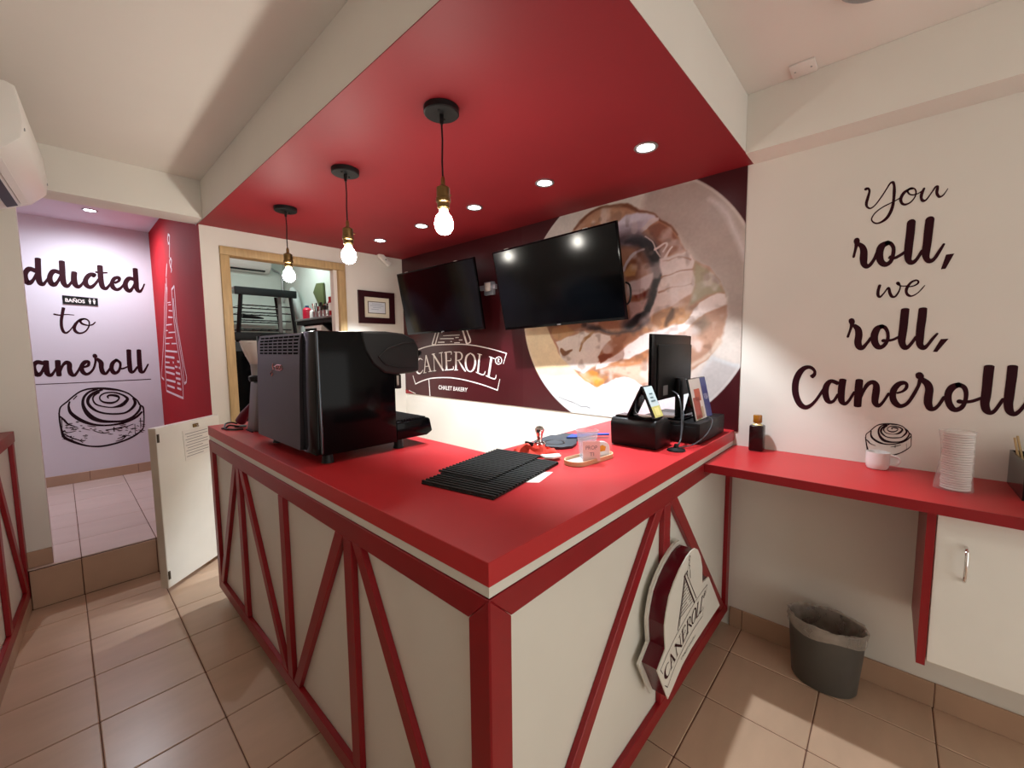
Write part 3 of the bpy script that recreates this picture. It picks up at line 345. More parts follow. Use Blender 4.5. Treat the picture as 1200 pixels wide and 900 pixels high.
for k, (y, ph) in enumerate(((0.917, 'nearest the slogan wall corner'), (1.53, 'above the large right television'), (2.13, 'above the gap between the televisions'), (2.735, 'above the left television'), (3.35, 'nearest the certificate wall'))):
    downlight(1.966, y, ZS, 'round recessed spotlight in red ceiling, '+ph, P_SPOT, (0.88, 0.95, 1.0))
downlight(0.294, 5.65, 2.96, 'round recessed spotlight in the hall ceiling', P_HALL, (0.87, 0.92, 1.0), ang=3.1, bl=1.0)
def pendant(y, label):
    x = 1.097; t = thing('pendant_lamp', (x, y, ZS), label, 'pendant lamp', 'bare bulb pendants over the counter')
    B().lathe([(0.002, -0.0245), (0.066, -0.0245), (0.070, -0.021), (0.070, -0.0005), (0.002, -0.0005)], (x, y, ZS), 32).done('canopy', BLACKM, t)
    for a in (0.6, 3.7): B().lathe([(0.005, -0.028), (0.005, -0.0245)], (x+0.035*math.cos(a), y+0.035*math.sin(a), ZS), 10).done('screw', BLACK, t)
    B().lathe([(0.007, -0.06), (0.009, -0.0246)], (x, y, ZS), 12).done('cord_grip', BLACK, t)
    B().tube([(x, y, ZS-0.055), (x+0.002, y, ZS-0.12), (x-0.001, y+0.001, ZS-0.2), (x, y, ZS-0.28)], 0.0035, 8).done('cord', BLACK, t)
    sk = B().lathe([(0.006, -0.262), (0.009, -0.275), (0.009, -0.295), (0.018, -0.300), (0.027, -0.306), (0.027, -0.345), (0.030, -0.348), (0.030, -0.362), (0.025, -0.366), (0.025, -0.385), (0.019, -0.392)], (x, y, ZS), 20).done('socket', BRASS, t)
    B().cyl((x+0.0272, y, ZS-0.325), (x+0.040, y, ZS-0.325), 0.004).done('switch_key', BRASS, sk)
    B().lathe([(0.016, -0.3925), (0.019, -0.405), (0.027, -0.414), (0.035, -0.428), (0.038, -0.448), (0.036, -0.464), (0.028, -0.479), (0.016, -0.487), (0.004, -0.490)], (x, y, ZS), 24).done('bulb', BULB, t)
    return t
pendant(1.372, 'bare bulb pendant on black cord, nearest of the three')
pendant(2.192, 'bare bulb pendant on black cord, middle of the three')
pendant(3.053, 'bare bulb pendant on black cord, in front of the kitchen doorway')
kl = thing('tube_lamp', (1.5, 5.1, 3.0), 'white tube lamp on the kitchen ceiling', 'lamp')
B().box(0.95, 2.05, 5.07, 5.13, 2.965, 2.9995).done('housing', CPLAST, kl)
B().cyl((0.97, 5.1, 2.95), (2.03, 5.1, 2.95), 0.013).done('tube', TUBE, kl)
la = bpy.data.lights.new('tube_glow', 'AREA'); la.shape = 'RECTANGLE'; la.size = 1.05; la.size_y = 0.05; la.energy = P_KIT; la.color = (0.86, 1.0, 0.95)
lo = bpy.data.objects.new('tube_glow', la); COL.objects.link(lo); lo.parent = kl; lo.location = (0, 0, -0.07)
# unlit flush lamp and cover plate on the upper ceiling
fl = thing('flush_lamp', (1.93, 0.09, ZC), 'unlit round grey flush lamp on the white ceiling', 'lamp')
B().lathe([(0.075, -0.0005), (0.105, -0.0005), (0.108, -0.012), (0.098, -0.02), (0.078, -0.016)], (1.93, 0.09, ZC), 36, cap=False).done('ring', ALU, fl)
B().lathe([(0.079, -0.0008), (0.079, -0.012), (0.04, -0.017)], (1.93, 0.09, ZC), 30).done('diffuser', mat('grey diffuser', (150, 160, 156), 0.4), fl)
cp = thing('cover_plate', (2.32, 0.36, ZC), 'blank white square junction cover on the ceiling', 'cover plate')
B().box(2.262, 2.372, 0.305, 0.40, ZC-0.010, ZC-0.0005).done('plate', CPLAST, cp, bevel=0.004)
for dy in (0.03, -0.03): B().lathe([(0.004, -0.0115), (0.004, -0.0101)], (2.317, 0.3525+dy, ZC), 10).done('screw', ALU, cp)
# ================================================================== WALL PRINT (large cinnamon roll photograph on maroon)
mu = thing('wall_mural', (XW, 2.25, 1.14), 'maroon wall print with white logo and a giant iced cinnamon roll', 'wall print')
B().box(XW-0.004, XW-0.0005, 2.2005, YD-0.002, 1.143, ZS-0.001).done('maroon_sheet', MAROON, mu, smooth=0)
U0, U1, Z0, Z1 = -2.2, -0.612, 1.143, ZS-0.001
NU, NZ = 420, 380
uu, zz = np.meshgrid(np.linspace(U0, U1, NU)*1000, np.linspace(Z0, Z1, NZ)*1000)
rs = np.random.RandomState(4)
def vnoise(cell):
    gx, gz = int((U1-U0)*1000/cell)+3, int((Z1-Z0)*1000/cell)+3
    g = rs.rand(gz, gx); fx = (uu-U0*1000)/cell; fz = (zz-Z0*1000)/cell
    ix, iz = fx.astype(int), fz.astype(int); tx, tz = fx-ix, fz-iz; tx = tx*tx*(3-2*tx); tz = tz*tz*(3-2*tz)
    return (g[iz, ix]*(1-tx)+g[iz, ix+1]*tx)*(1-tz)+(g[iz+1, ix]*(1-tx)+g[iz+1, ix+1]*tx)*tz
wob = (vnoise(70)-0.5)*14+(vnoise(25)-0.5)*6; wob2 = (vnoise(70)-0.5)*14+(vnoise(25)-0.5)*6
pu, pz = uu+wob, zz+wob2
def seg_dist(ax, ay, bx, by):
    dx, dy = bx-ax, by-ay; L = dx*dx+dy*dy+1e-9
    t = np.clip(((pu-ax)*dx+(pz-ay)*dy)/L, 0, 1); return np.hypot(pu-ax-t*dx, pz-ay-t*dy), t
def poly_alpha(pts, bl):
    ins = np.zeros(uu.shape, bool); dist = np.full(uu.shape, 1e9); n = len(pts)
    for i in range(n):
        ax, ay = pts[i]; bx, by = pts[(i+1) % n]
        c = ((ay > pz) != (by > pz)) & (pu < (bx-ax)*(pz-ay)/((by-ay) if by != ay else 1e-9)+ax)
        ins ^= c; d, _ = seg_dist(ax, ay, bx, by); dist = np.minimum(dist, d)
    return np.clip(0.5+np.where(ins, dist, -dist)/(2.0*bl), 0, 1)
def strk_alpha(pts, bl):
    a = np.zeros(uu.shape); pts = crom([tuple(p) for p in pts], 4)
    for i in range(len(pts)-1):
        d, t = seg_dist(pts[i][0], pts[i][1], pts[i+1][0], pts[i+1][1]); w = pts[i][2]*(1-t)+pts[i+1][2]*t
        a = np.maximum(a, np.clip(0.5+(w/2-d)/(2.0*bl), 0, 1))
    return a
img = np.zeros(uu.shape+(3,)); img[:] = (62, 14, 20)
rr = np.hypot(uu+1353, zz-1890); plate = np.clip((836-rr)/3+0.5, 0, 1)
pic = np.zeros(img.shape); pic[:] = (206, 196, 188)
for kind, c, bl, pts in PRINT:
    a = (poly_alpha if kind == 'p' else strk_alpha)(pts, bl*1.5)[..., None]; pic = pic*(1-a)+np.array(c)*a
roll_in = poly_alpha(PRINT[5][3], 12)
ice = np.clip((vnoise(95)*0.6+vnoise(38)*0.4-0.52)*5, 0, 1)*0.55*roll_in
pic = pic*(1-ice[..., None])+np.array((214, 203, 202))*ice[..., None]
dk_ = np.clip((vnoise(70)*0.6+vnoise(28)*0.4-0.60)*6, 0, 1)*0.35*roll_in
pic = pic*(1-dk_[..., None])+np.array((96, 70, 58))*dk_[..., None]
pic *= (1+0.05*(vnoise(60)-0.5)+0.04*(vnoise(12)-0.5))[..., None]
rim = (np.exp(-((rr-826)/5)**2))[..., None]; pic = pic*(1-0.5*rim)+np.array((214, 208, 204))*0.5*rim
img = img*(1-plate[..., None])+pic*plate[..., None]
img = np.clip(img/255, 0, 1); img = np.where(img <= 0.04045, img/12.92, ((img+0.055)/1.055)**2.4)
me = bpy.data.meshes.new('roll_print')
co = np.stack([np.full(uu.size, -0.0045), -uu.ravel()/1000-2.25, zz.ravel()/1000-1.14], 1)
idx = np.arange(NU*NZ).reshape(NZ, NU); q = np.stack([idx[:-1, :-1], idx[1:, :-1], idx[1:, 1:], idx[:-1, 1:]], -1).reshape(-1, 4)
me.vertices.add(NU*NZ); me.vertices.foreach_set('co', co.ravel()); me.loops.add(q.size); me.loops.foreach_set('vertex_index', q.ravel().astype(np.int32))
me.polygons.add(len(q)); me.polygons.foreach_set('loop_start', np.arange(0, q.size, 4, dtype=np.int32)); me.update(calc_edges=True); me.validate()
ca = me.color_attributes.new('ink', 'FLOAT_COLOR', 'POINT'); ca.data.foreach_set('color', np.concatenate([img.reshape(-1, 3), np.ones((uu.size, 1))], 1).ravel().astype(np.float32))
pm = bpy.data.materials.new('photo print'); pm.use_nodes = True; pb = pm.node_tree.nodes['Principled BSDF']; pb.inputs['Roughness'].default_value = 0.33
pa = pm.node_tree.nodes.new('ShaderNodeVertexColor'); pa.layer_name = 'ink'; pm.node_tree.links.new(pa.outputs[0], pb.inputs['Base Color'])
me.materials.append(pm); po = bpy.data.objects.new('roll_print', me); COL.objects.link(po); po.parent = mu
po['label'] = 'printed plate with iced cinnamon roll'
BASE[po.name] = Vector(mu.location)
B().box(XW-0.0044, XW-0.0006, 0.612, 2.1995, 1.143, ZS-0.001).done('print_backing', MAROON, mu, smooth=0)
fM = lambda u, v, d: (XW-0.0055-d, -u, v)
flat('logo_arcs', strokes(B(), ARCS, fM), WPRINT, mu)
tag(flat('logo_house', strokes(B(), CHALET, fM), WPRINT, mu), kind='stuff')
flat('logo_letters', strokes(B(), CANEROLL, fM), WPRINT, mu)
bx = [(a/1000, b/1000) for a, b in BAKERYBOX]
textmesh('CHALET BAKERY', bx, fM, 'logo_subtitle', WPRINT, mu, bold=0.01)
flat('red_corner', B().poly([fM(a/1000, b/1000, 0) for a, b in REDTRI]), REDT, mu)
# slogans
sl = thing('wall_lettering', (XW-0.002, -0.05, 1.9), 'dark maroon script slogan on the white wall above the red shelf', 'lettering')
for nm, d in (('word', YOU), ('word', ROLL1), ('word', WE), ('word', ROLL2), ('word', CANE+ROLL3)):
    flat(nm, strokes(B(), d, fW), INK, sl)
for pts in (COMMA1, COMMA2): flat('comma', B().poly([fW(a/1000, b/1000, 0) for a, b in pts]), INK, sl)
rl = flat('roll_drawing', strokes(B(), SMALLROLL, fW), INKD); tag(rl, 'small line drawing of a cinnamon roll on wall behind white cup', 'drawing')
sh = thing('wall_lettering', (0.2, YH-0.002, 2.0), 'maroon script slogan on the lavender hall wall', 'lettering')
for nm, d in (('word', DDICTED), ('word', TO), ('word', ANEROLL[:-1]), ('underline', ANEROLL[-1:])):
    flat(nm, strokes(B(), d, fH), INK, sh)
rb = flat('roll_drawing', strokes(B(), BIGROLL, fH), INKD); tag(rb, 'large line drawing of a cinnamon roll on the hall wall', 'drawing')
rd = flat('house_drawing', strokes(B(), [[p, q] for st_ in DECAL for p, q in zip(st_[:-1], st_[1:])], fR), mat('pink white vinyl', (236, 206, 212), 0.5)); tag(rd, 'white line drawing of a steep house with chimney smoke on red wall', 'drawing')
bs = thing('restroom_sign', (0.195, YH, 2.155), 'small black restroom sign with white lettering and two figures', 'sign')
B().prism([(0.068, 2.118), (0.068, 2.203), (0.323, 2.192), (0.321, 2.113)], 0.0005, 0.008, fH).done('plate', BLACK, bs)
textmesh('BAÑOS', [(0.085, 2.137), (0.225, 2.132), (0.225, 2.178), (0.085, 2.184)], fH, 'lettering', WPRINT, bs, d=0.0085, bold=0.03)
for cx in (0.262, 0.294):
    b = B(); b.lathe([(0.006, -0.0005), (0.006, 0.0005)], (0, 0, 0), 12, m=Matrix.Translation((cx, YH-0.0098, 2.178)) @ Matrix.Rotation(math.pi/2, 4, 'X'))
    b.prism([(cx-0.011, 2.166), (cx+0.011, 2.166), (cx+0.007, 2.150), (cx+0.004, 2.128), (cx-0.004, 2.128), (cx-0.007, 2.150)], 0.0083, 0.0092, fH); b.done('figure', WPRINT, bs)
# ================================================================== COUNTER
ZT = 1.15
ct = thing('service_counter', (1.0, 1.2, 0), 'L-shaped white counter with red top and red timber framing', 'counter')
ID = lambda a, b, c: (a, b, c)
def Lpoly(i, xr=2.535, yb=3.17): return [(0.606+i, 0.63+i), (xr, 0.63+i), (xr, 1.32-i), (1.28-i, 1.32-i), (1.28-i, yb-i*0.5), (0.606+i, yb-i*0.5)]
B().prism(Lpoly(0), 1.092, ZT, ID).done('countertop', REDL, ct, bevel=0.0015, seg=1, smooth=0)
B().prism(Lpoly(0.004), 1.0645, 1.0915, ID).done('white_band', PANEL, ct, smooth=0)
B().prism(Lpoly(0.022), 0.084, 1.064, ID).done('panel_body', PANEL, ct, smooth=0)
B().prism([(0.68, 0.70), (2.50, 0.70), (2.50, 1.25), (1.2, 1.25), (1.2, 3.1), (0.68, 3.1)], 0.002, 0.0835, ID).done('plinth', BLACKM, ct, smooth=0)
fL = lambda a, b, d: (0.606+d, a, b)
fF = lambda a, b, d: (a, 0.63+d, b)
def brace(p, q, w, f, d0, d1, name='brace'):
    dx, dy = q[0]-p[0], q[1]-p[1]; s = w/2*math.hypot(dx, dy)/abs(dy)
    B().prism([(p[0]-s, p[1]), (p[0]+s, p[1]), (q[0]+s, q[1]), (q[0]-s, q[1])], d0, d1, f).done(name, REDT, ct, bevel=0.002, seg=1, smooth=0)
def rect(a0, a1, b0, b1, f, d0, d1, name, par=None, m=REDT):
    return B().prism([(a0, b0), (a1, b0), (a1, b1), (a0, b1)], d0, d1, f).done(name, m, par or ct, bevel=0.002, seg=1, smooth=0)
def poly_(pts, f, d0, d1, name): B().prism(pts, d0, d1, f).done(name, REDT, ct, bevel=0.002, seg=1, smooth=0)
T = 0.0215
for f, a0, a1, u0, u1 in ((fL, 0.632, 3.168, 0.070, 0.065), (fF, 0.608, 2.533, 0.072, 0.058)):
    poly_([(a0, 1.062), (a1, 1.062), (a1-u1, 0.992), (a0+u0, 0.992)], f, 0, T, 'top_rail')
    poly_([(a0, 0.084), (a1, 0.084), (a1-u1, 0.15), (a0+u0, 0.15)], f, 0, T, 'bottom_rail')
    poly_([(a0, 0.085), (a0+u0-0.001, 0.1505), (a0+u0-0.001, 0.9915), (a0, 1.0615)], f, 0, T, 'upright')
    poly_([(a1, 0.085), (a1, 1.0615), (a1-u1+0.001, 0.9915), (a1-u1+0.001, 0.1505)], f, 0, T, 'upright')
for y in (1.312, 1.928, 2.578): rect(y-0.029, y+0.029, 0.151, 0.991, fL, 0.0, T, 'upright')
rect(1.575, 1.638, 0.151, 0.991, fF, 0.0, T, 'upright')
for p, q in (((1.250, 0.991), (0.755, 0.151)), ((1.372, 0.991), (1.865, 0.151)), ((2.517, 0.991), (1.995, 0.151)), ((2.637, 0.991), (3.09, 0.151))):
    brace(p, q, 0.052, fL, 0.0012, T)
for p, q in (((1.535, 0.991), (0.745, 0.151)), ((1.675, 0.991), (2.425, 0.151))): brace(p, q, 0.056, fF, 0.0012, T)
# sign hung on the counter front
sg = thing('counter_sign', (1.65, 0.6, 0.3), 'maroon sided white logo sign fixed to the counter front', 'sign')
yf = 0.555
out = [(1.458, .298), (1.355, .474), (1.425, .518), (1.415, .58), (1.412, .615), (1.425, .659), (1.448, .706), (1.491, .742), (1.545, .771), (1.613, .793), (1.665, .80), (1.709, .795), (1.745, .776), (1.784, .73), (1.81, .673), (1.817, .599), (1.903, .588), (2.09, .363), (1.999, .364), (1.86, .364), (1.70, .362), (1.60, .348)]
fS = lambda a, b, d: (a, yf+d, b)
cxs, czs = 1.66, 0.53
grow = lambda k: [(cxs+(a-cxs)*k, czs+(b-czs)*k) for a, b in out]
B().prism(out, 0.0, 0.004, fS).done('face', PANEL, sg, smooth=0)
B().prism(grow(0.985), 0.0045, 0.062, fS).done('body', mat('maroon lacquer', (88, 14, 26), 0.2), sg, smooth=20)
B().prism(grow(1.045), 0.0625, 0.0735, fS).done('backing', PANEL, sg, smooth=0)
def warp(u, v):
    a = (u+3746)/1367; b = (1590-v)/330
    x = (1-b)*((1-a)*1381+a*1885)+b*((1-a)*1437+a*1862); z = (1-b)*((1-a)*462+a*565)+b*((1-a)*352+a*448); return (x, z)
fT = lambda u, v, d: (u, yf-0.0008-d, v)
flat('logo_letters', strokes(B(), CANEROLL, fT, warp=warp, wk=0.42), INK, sg)
flat('logo_arcs', strokes(B(), ARCS, fT, warp=warp, wk=0.3), INK, sg)
hs = [[(1598, 721, 6), (1540, 531, 7)], [(1606, 721, 4), (1556, 540, 4)], [(1598, 721, 8), (1717, 559, 10)], [(1616, 727, 4), (1740, 566, 5)], [(1590, 724, 5), (1628, 733, 5)], [(1655, 725, 5), (1660, 690, 5)], [(1628, 733, 4), (1632, 700, 4)],
      [(1645, 735, 4), (1650, 745, 4), (1640, 752, 4), (1648, 762, 4)], [(1650, 765, 3), (1640, 775, 3), (1646, 786, 3), (1656, 780, 3), (1650, 768, 3)]]
for k in range(9):
    z = 690-k*15; l = 1592-(721-z)*.28+8; r = 1598+(721-z)*.70-8
    hs.append([(l, z, 3), (l+(r-l)*(.55+.1*(k % 3)), z+2, 3)]); hs.append([(l+(r-l)*(.75+.05*(k % 2)), z+2, 3), (r, z+3, 3)])
tag(flat('logo_house', strokes(B(), hs, fT), INK, sg), kind='stuff')
textmesh('CHALET BAKERY', [(1.585, .378), (1.745, .392), (1.745, .404), (1.585, .392)], fT, 'logo_subtitle', INK, sg)
# ================================================================== ESPRESSO MACHINE
em = thing('espresso_machine', (0.92, 2.03, ZT), 'big black espresso machine seen from behind', 'coffee machine')
x0, x1, y0, y1, z0, z1 = 0.7035, 1.045, 1.695, 2.40, 1.19, 1.70
B().box(x0, x1, y0+0.012, y1-0.012, z0, z1-0.004).done('body', BLACK, em, bevel=0.006)
prof = [(0.668, z0+0.005), (0.672, 1.30), (0.680, 1.50), (0.690, 1.66), (0.70, z1-0.006), (0.7005, z1-0.006), (0.7005, z0+0.005)]
bp = B().prism([(a, b) for a, b in prof], 1.842, 2.388, lambda a, b, d: (a, d, b)).done('back_panel', GRAPH, em, smooth=30)
def bkx(z): return float(np.interp(z, [p[1] for p in prof[:5]], [p[0] for p in prof[:5]]))
for r in range(6):
    for c in range(8):
        y = 1.862+c*0.063; z = 1.604+r*0.0145
        B().box(bkx(z)-0.0012, bkx(z)+0.004, y, y+0.044, z, z+0.0078).done('vent_slot', VOID, bp)
emb = [[(2.16, 1.56), (2.165, 1.545), (2.15, 1.53)], [(2.17, 1.525), (2.19, 1.515), (2.175, 1.50), (2.16, 1.515)], [(2.14, 1.545), (2.10, 1.555), (2.05, 1.553), (2.035, 1.54), (2.06, 1.53), (2.12, 1.532)], [(2.12, 1.548), (2.11, 1.536)], [(2.09, 1.55), (2.08, 1.535)], [(2.07, 1.549), (2.06, 1.536)]]
eb = B()
for l in emb: eb.tube([(bkx(z)-0.001, y, z) for y, z in l], 0.0028, 6)
eb.done('emblem', mat('rose chrome', (214, 150, 152), 0.2, metal=0.9), bp)
for ya, yb in ((1.70, 1.841), (2.389, 2.40)):
    pr = [(0.676, z0+0.0), (0.684, 1.22), (0.688, 1.45), (0.70, z1), (0.735, z1+0.0), (0.735, z0)]
    B().prism(pr, ya, yb, lambda a, b, d: (a, d, b)).done('back_pillar', BLACKG, em, bevel=0.008, smooth=40)
    ys = ya if ya < 2 else yb
for ys, sgn in ((1.683, 1), (2.412, -1)):
    B().box(0.695, 1.04, min(ys, ys+0.012*sgn), max(ys, ys+0.012*sgn), z0, 1.698).done('side_panel', BLACKG, em, bevel=0.004)
    B().cyl((0.697, ys+0.004*sgn, z0+0.01), (0.697, ys+0.004*sgn, 1.695), 0.006).done('chrome_strip', mat('dark chrome', (90, 96, 102), 0.15, metal=1.0), em)
hp = [(0.878, 1.7005), (1.0, 1.702), (1.09, 1.694), (1.150, 1.668), (1.172, 1.63), (1.172, 1.515), (1.13, 1.508), (1.04, 1.505), (0.985, 1.515), (0.93, 1.555), (0.893, 1.62)]
hd = B().prism(hp, 1.676, 2.420, lambda a, b, d: (a, d, b)).done('head_cover', BLACKM, em, bevel=0.012, seg=3, smooth=50)
for ys, sg_ in ((1.6745, -1), (2.4215, 1)):
    B().tube([(1.165, ys, 1.655), (1.08, ys-0.001, 1.65), (1.0, ys-0.001, 1.625), (0.955, ys-0.001, 1.59), (0.985, ys-0.001, 1.555), (1.06, ys, 1.535), (1.15, ys, 1.53)], [0.001, 0.003, 0.0035, 0.004, 0.0035, 0.003, 0.001], 8).done('side_crease', BLACKM, hd)
B().box(1.1725, 1.176, 1.74, 2.32, 1.53, 1.62).done('control_panel', BLACKG, em, bevel=0.002)
for y in (1.72, 2.34):
    k = B().cyl((1.172, y, 1.60), (1.195, y, 1.60), 0.011, 0.011, 16).cyl((1.195, y, 1.60), (1.206, y, 1.60), 0.017, 0.014, 16).done('steam_knob', BLACK, em)
for y in (1.87, 2.19):
    B().lathe([(0.030, 0), (0.034, 0.012), (0.034, 0.034)], (1.10, y, 1.474), 24).done('group_head', CHROME, em)
B().tube([(1.075, 2.34, 1.505), (1.08, 2.34, 1.42), (1.075, 2.34, 1.32)], 0.005, 8).done('steam_wand', CHROME, em)
B().box(1.046, 1.075, 1.685, 1.74, 1.438, 1.505).done('switch_box', BLACK, em, bevel=0.005)
B().box(1.0465, 1.058, 1.680, 1.6848, 1.455, 1.50).done('switch_plate', CHROME, em)
tp = [(1.046, 1.195), (1.215, 1.195), (1.248, 1.212), (1.235, 1.275), (1.225, 1.28), (1.046, 1.275)]
dt = B().prism(tp, 1.69, 2.37, lambda a, b, d: (a, d, b)).done('drip_tray', BLACKG, em, bevel=0.006, smooth=40)
for k in range(11): B().box(1.055+k*0.0155, 1.062+k*0.0155, 1.705, 2.355, 1.2795, 1.287).done('grate_bar', BLACK, dt)
for x, y in ((0.735, 1.73), (0.735, 2.31), (1.075, 1.73), (1.075, 2.31)): B().lathe([(0.026, 0), (0.022, 0.012), (0.020, 0.044)], (x, y, ZT+0.0005), 20).done('foot', BLACK, em)
# coffee grinder behind it
cg = thing('coffee_grinder', (0.82, 2.74, ZT), 'grey coffee grinder with clear hopper beside the espresso machine', 'grinder')
GREY = mat('grey casting', (112, 108, 108), 0.4, metal=0.3)
B().prism([(0.73, ZT+0.001), (0.84, ZT+0.001), (0.84, 1.44), (0.765, 1.44), (0.75, 1.3)], 2.69, 2.83, lambda a, b, d: (a, d, b)).done('body', GREY, cg, bevel=0.012, seg=3)
B().lathe([(0.045, 0), (0.05, 0.012), (0.05, 0.03), (0.04, 0.036)], (0.79, 2.76, 1.4405), 24).done('collar', BLACK, cg)
B().lathe([(0.034, 0), (0.036, 0.06), (0.04, 0.066)], (0.79, 2.76, 1.477), 24).done('neck', ALU, cg)
HOP = mat('hopper plastic', (232, 222, 216), 0.15, var=0.01, alpha=0.72)
B().lathe([(0.038, 0.0), (0.06, 0.05), (0.078, 0.10), (0.082, 0.125), (0.079, 0.125), (0.057, 0.052), (0.035, 0.004)], (0.79, 2.76, 1.5435), 28, cap=False).done('hopper', HOP, cg)
B().lathe([(0.083, 0.0), (0.084, 0.008), (0.02, 0.012)], (0.79, 2.76, 1.669), 28).done('lid', HOP, cg)
B().box(0.722, 0.7295, 2.70, 2.82, ZT+0.0008, ZT+0.006).done('base_lip', BLACK, cg)
mi = thing('brush_cone', (0.72, 2.92, ZT), 'dark maroon tapered tool leaning beside the coffee grinder', 'tool')
B().tube([(0.735, 2.965, ZT+0.035), (0.75, 2.93, ZT+0.08), (0.775, 2.86, ZT+0.155)], [0.03, 0.026, 0.008], 14).done('cone', mat('maroon plastic', (96, 26, 44), 0.35), mi)
B().lathe([(0.033, 0), (0.033, 0.006), (0.02, 0.008)], (0.735, 2.97, ZT+0.0006), 18).done('base', BLACK, mi)
cb = thing('power_cord', (0.68, 2.85, ZT), 'black cord coiled on the counter behind the grinder', 'cord')
cbp = [(0.715, 2.84, ZT+0.006), (0.675, 2.86, ZT+0.006), (0.645, 2.92, ZT+0.006), (0.655, 2.99, ZT+0.008), (0.675, 3.04, ZT+0.02), (0.71, 3.06, ZT+0.02), (0.74, 3.06, ZT+0.008)]
B().tube(crom(cbp, 5), 0.005, 8).done('cord', BLACK, cb)
B().tube(crom([(0.70, 2.85, ZT+0.02), (0.66, 2.89, ZT+0.03), (0.65, 2.93, ZT+0.012), (0.635, 2.96, ZT+0.006)], 5), 0.005, 8).done('cord_loop', BLACK, cb)
# ================================================================== THINGS ON THE COUNTER
RUB = mat('black rubber', (24, 26, 25), 0.6, var=0.08)
def barmat(corner, ang, L, W, z, n, name, label, hb=0.005, hr=0.012):
    t = thing(name, (corner[0], corner[1], z), label, 'bar mat', 'ribbed black bar mats')
    xf = Matrix.Translation((corner[0], corner[1], z)) @ Matrix.Rotation(ang, 4, 'Z')
    B().box(0, L, 0, W, 0.0005, hb).done('base_sheet', RUB, t, xf=xf)
    for k in range(n):
        a = (k+0.25)/n*L
        B().box(a, a+L/n*0.42, -0.003, W+0.003, hb+0.0002, hr).done('rib', RUB, t, xf=xf)
    return t
barmat((0.880, 0.890), 0.18, 0.465, 0.305, ZT+0.0005, 24, 'bar_mat', 'black ribbed rubber bar mat lying flat on red counter')
barmat((0.965, 1.005), 0.17, 0.395, 0.225, ZT+0.0128, 20, 'bar_mat', 'smaller black ribbed bar mat on top of the larger mat', 0.0018, 0.0065)
def sheet(name, pts, z, m, label, cat, par=None):
    return tag(B().prism(pts, z, z+0.0008, ID).done(name, m, par, smooth=0), label, cat)
sheet('paper_sheet', [(1.07, 0.935), (1.105, 0.888), (1.235, 0.925), (1.20, 0.975)], ZT+0.0003, PAPER, 'white paper poking out under the near side of bar mat', 'paper')
nap = B()
npt = [(1.335, 1.04), (1.345, 1.075), (1.395, 1.065), (1.425, 1.035), (1.40, 1.005), (1.35, 1.01)]
nap.prism(npt, ZT+0.0005, ZT+0.010, lambda a, b, c: (a, b, c+0.006*math.sin(a*90)+0.006)); tag(nap.done('napkin', PAPER, bevel=0.002), 'folded white napkin at the far corner of bar mat', 'napkin')
# crumpled red cloth
gx = 15; b = B(); vs = []
for j in range(gx):
    for i in range(gx):
        u, v = i/(gx-1), j/(gx-1); e = min(u, 1-u, v, 1-v)
        x = 1.325+0.13*u+0.015*math.sin(v*9); y = 1.085+0.115*v+0.012*math.sin(u*11)
        z = ZT+0.003+min(1, e*6)*(0.030+0.020*math.sin(u*13+v*5)*math.cos(v*11-u*4))
        vs.append(Vector((x+0.02*(v-.5), y-0.07*(u-.5), z)))
b._add(vs, [(j*gx+i, j*gx+i+1, (j+1)*gx+i+1, (j+1)*gx+i) for j in range(gx-1) for i in range(gx-1)])
cl = b.done('cloth', mat('red orange cloth', (214, 62, 44), 0.8, bump=0.2, bscale=300), smooth=60)
so_ = cl.modifiers.new('thick', 'SOLIDIFY'); so_.thickness = 0.002; tag(cl, 'crumpled red orange cloth under the steel tamper', 'cloth')
tp_ = thing('tamper', (1.43, 1.145, ZT+0.032), 'polished steel coffee tamper standing on red cloth', 'tamper')
B().lathe([(0.028, 0), (0.028, 0.012), (0.024, 0.016), (0.014, 0.022)], (1.43, 1.145, ZT+0.032), 28).done('base', CHROME, tp_)
B().lathe([(0.014, 0.0221), (0.011, 0.034), (0.015, 0.055), (0.020, 0.068), (0.021, 0.078), (0.014, 0.088), (0.003, 0.091)], (1.43, 1.145, ZT+0.032), 28).done('handle', CHROME, tp_)
# black tamping mat with corner lip
tmn = thing('tamping_mat', (1.65, 1.22, ZT), 'black rubber tamping mat with a round recess', 'mat')
mp_ = [(1.50, 1.25), (1.51, 1.16), (1.54, 1.105), (1.595, 1.08), (1.66, 1.10), (1.72, 1.14), (1.80, 1.17), (1.83, 1.22), (1.82, 1.28), (1.74, 1.285), (1.725, 1.305), (1.66, 1.30), (1.57, 1.29)]
B().prism(mp_, ZT+0.0005, ZT+0.014, ID).done('pad', mat('dark slate rubber', (40, 44, 52), 0.6), tmn, bevel=0.004)
B().lathe([(0.042, 0), (0.045, 0.002), (0.050, 0.002), (0.052, 0)], (1.595, 1.185, ZT+0.0142), 32, cap=False).done('recess_ring', BLACK, tmn)
B().box(1.487, 1.499, 1.235, 1.285, ZT+0.0005, ZT+0.025).done('edge_clip', BLACK, tmn, bevel=0.006)
bc = thing('blue_cloth', (1.82, 1.15, ZT), 'blue cloth strap behind the tip cup', 'cloth')
B().prism([(1.70, 1.19), (1.76, 1.13), (1.84, 1.12), (1.90, 1.06), (1.93, 1.075), (1.86, 1.16), (1.78, 1.21)], ZT+0.0145, ZT+0.022, ID).done('fold', mat('blue fabric', (38, 62, 140), 0.7), bc, bevel=0.002)
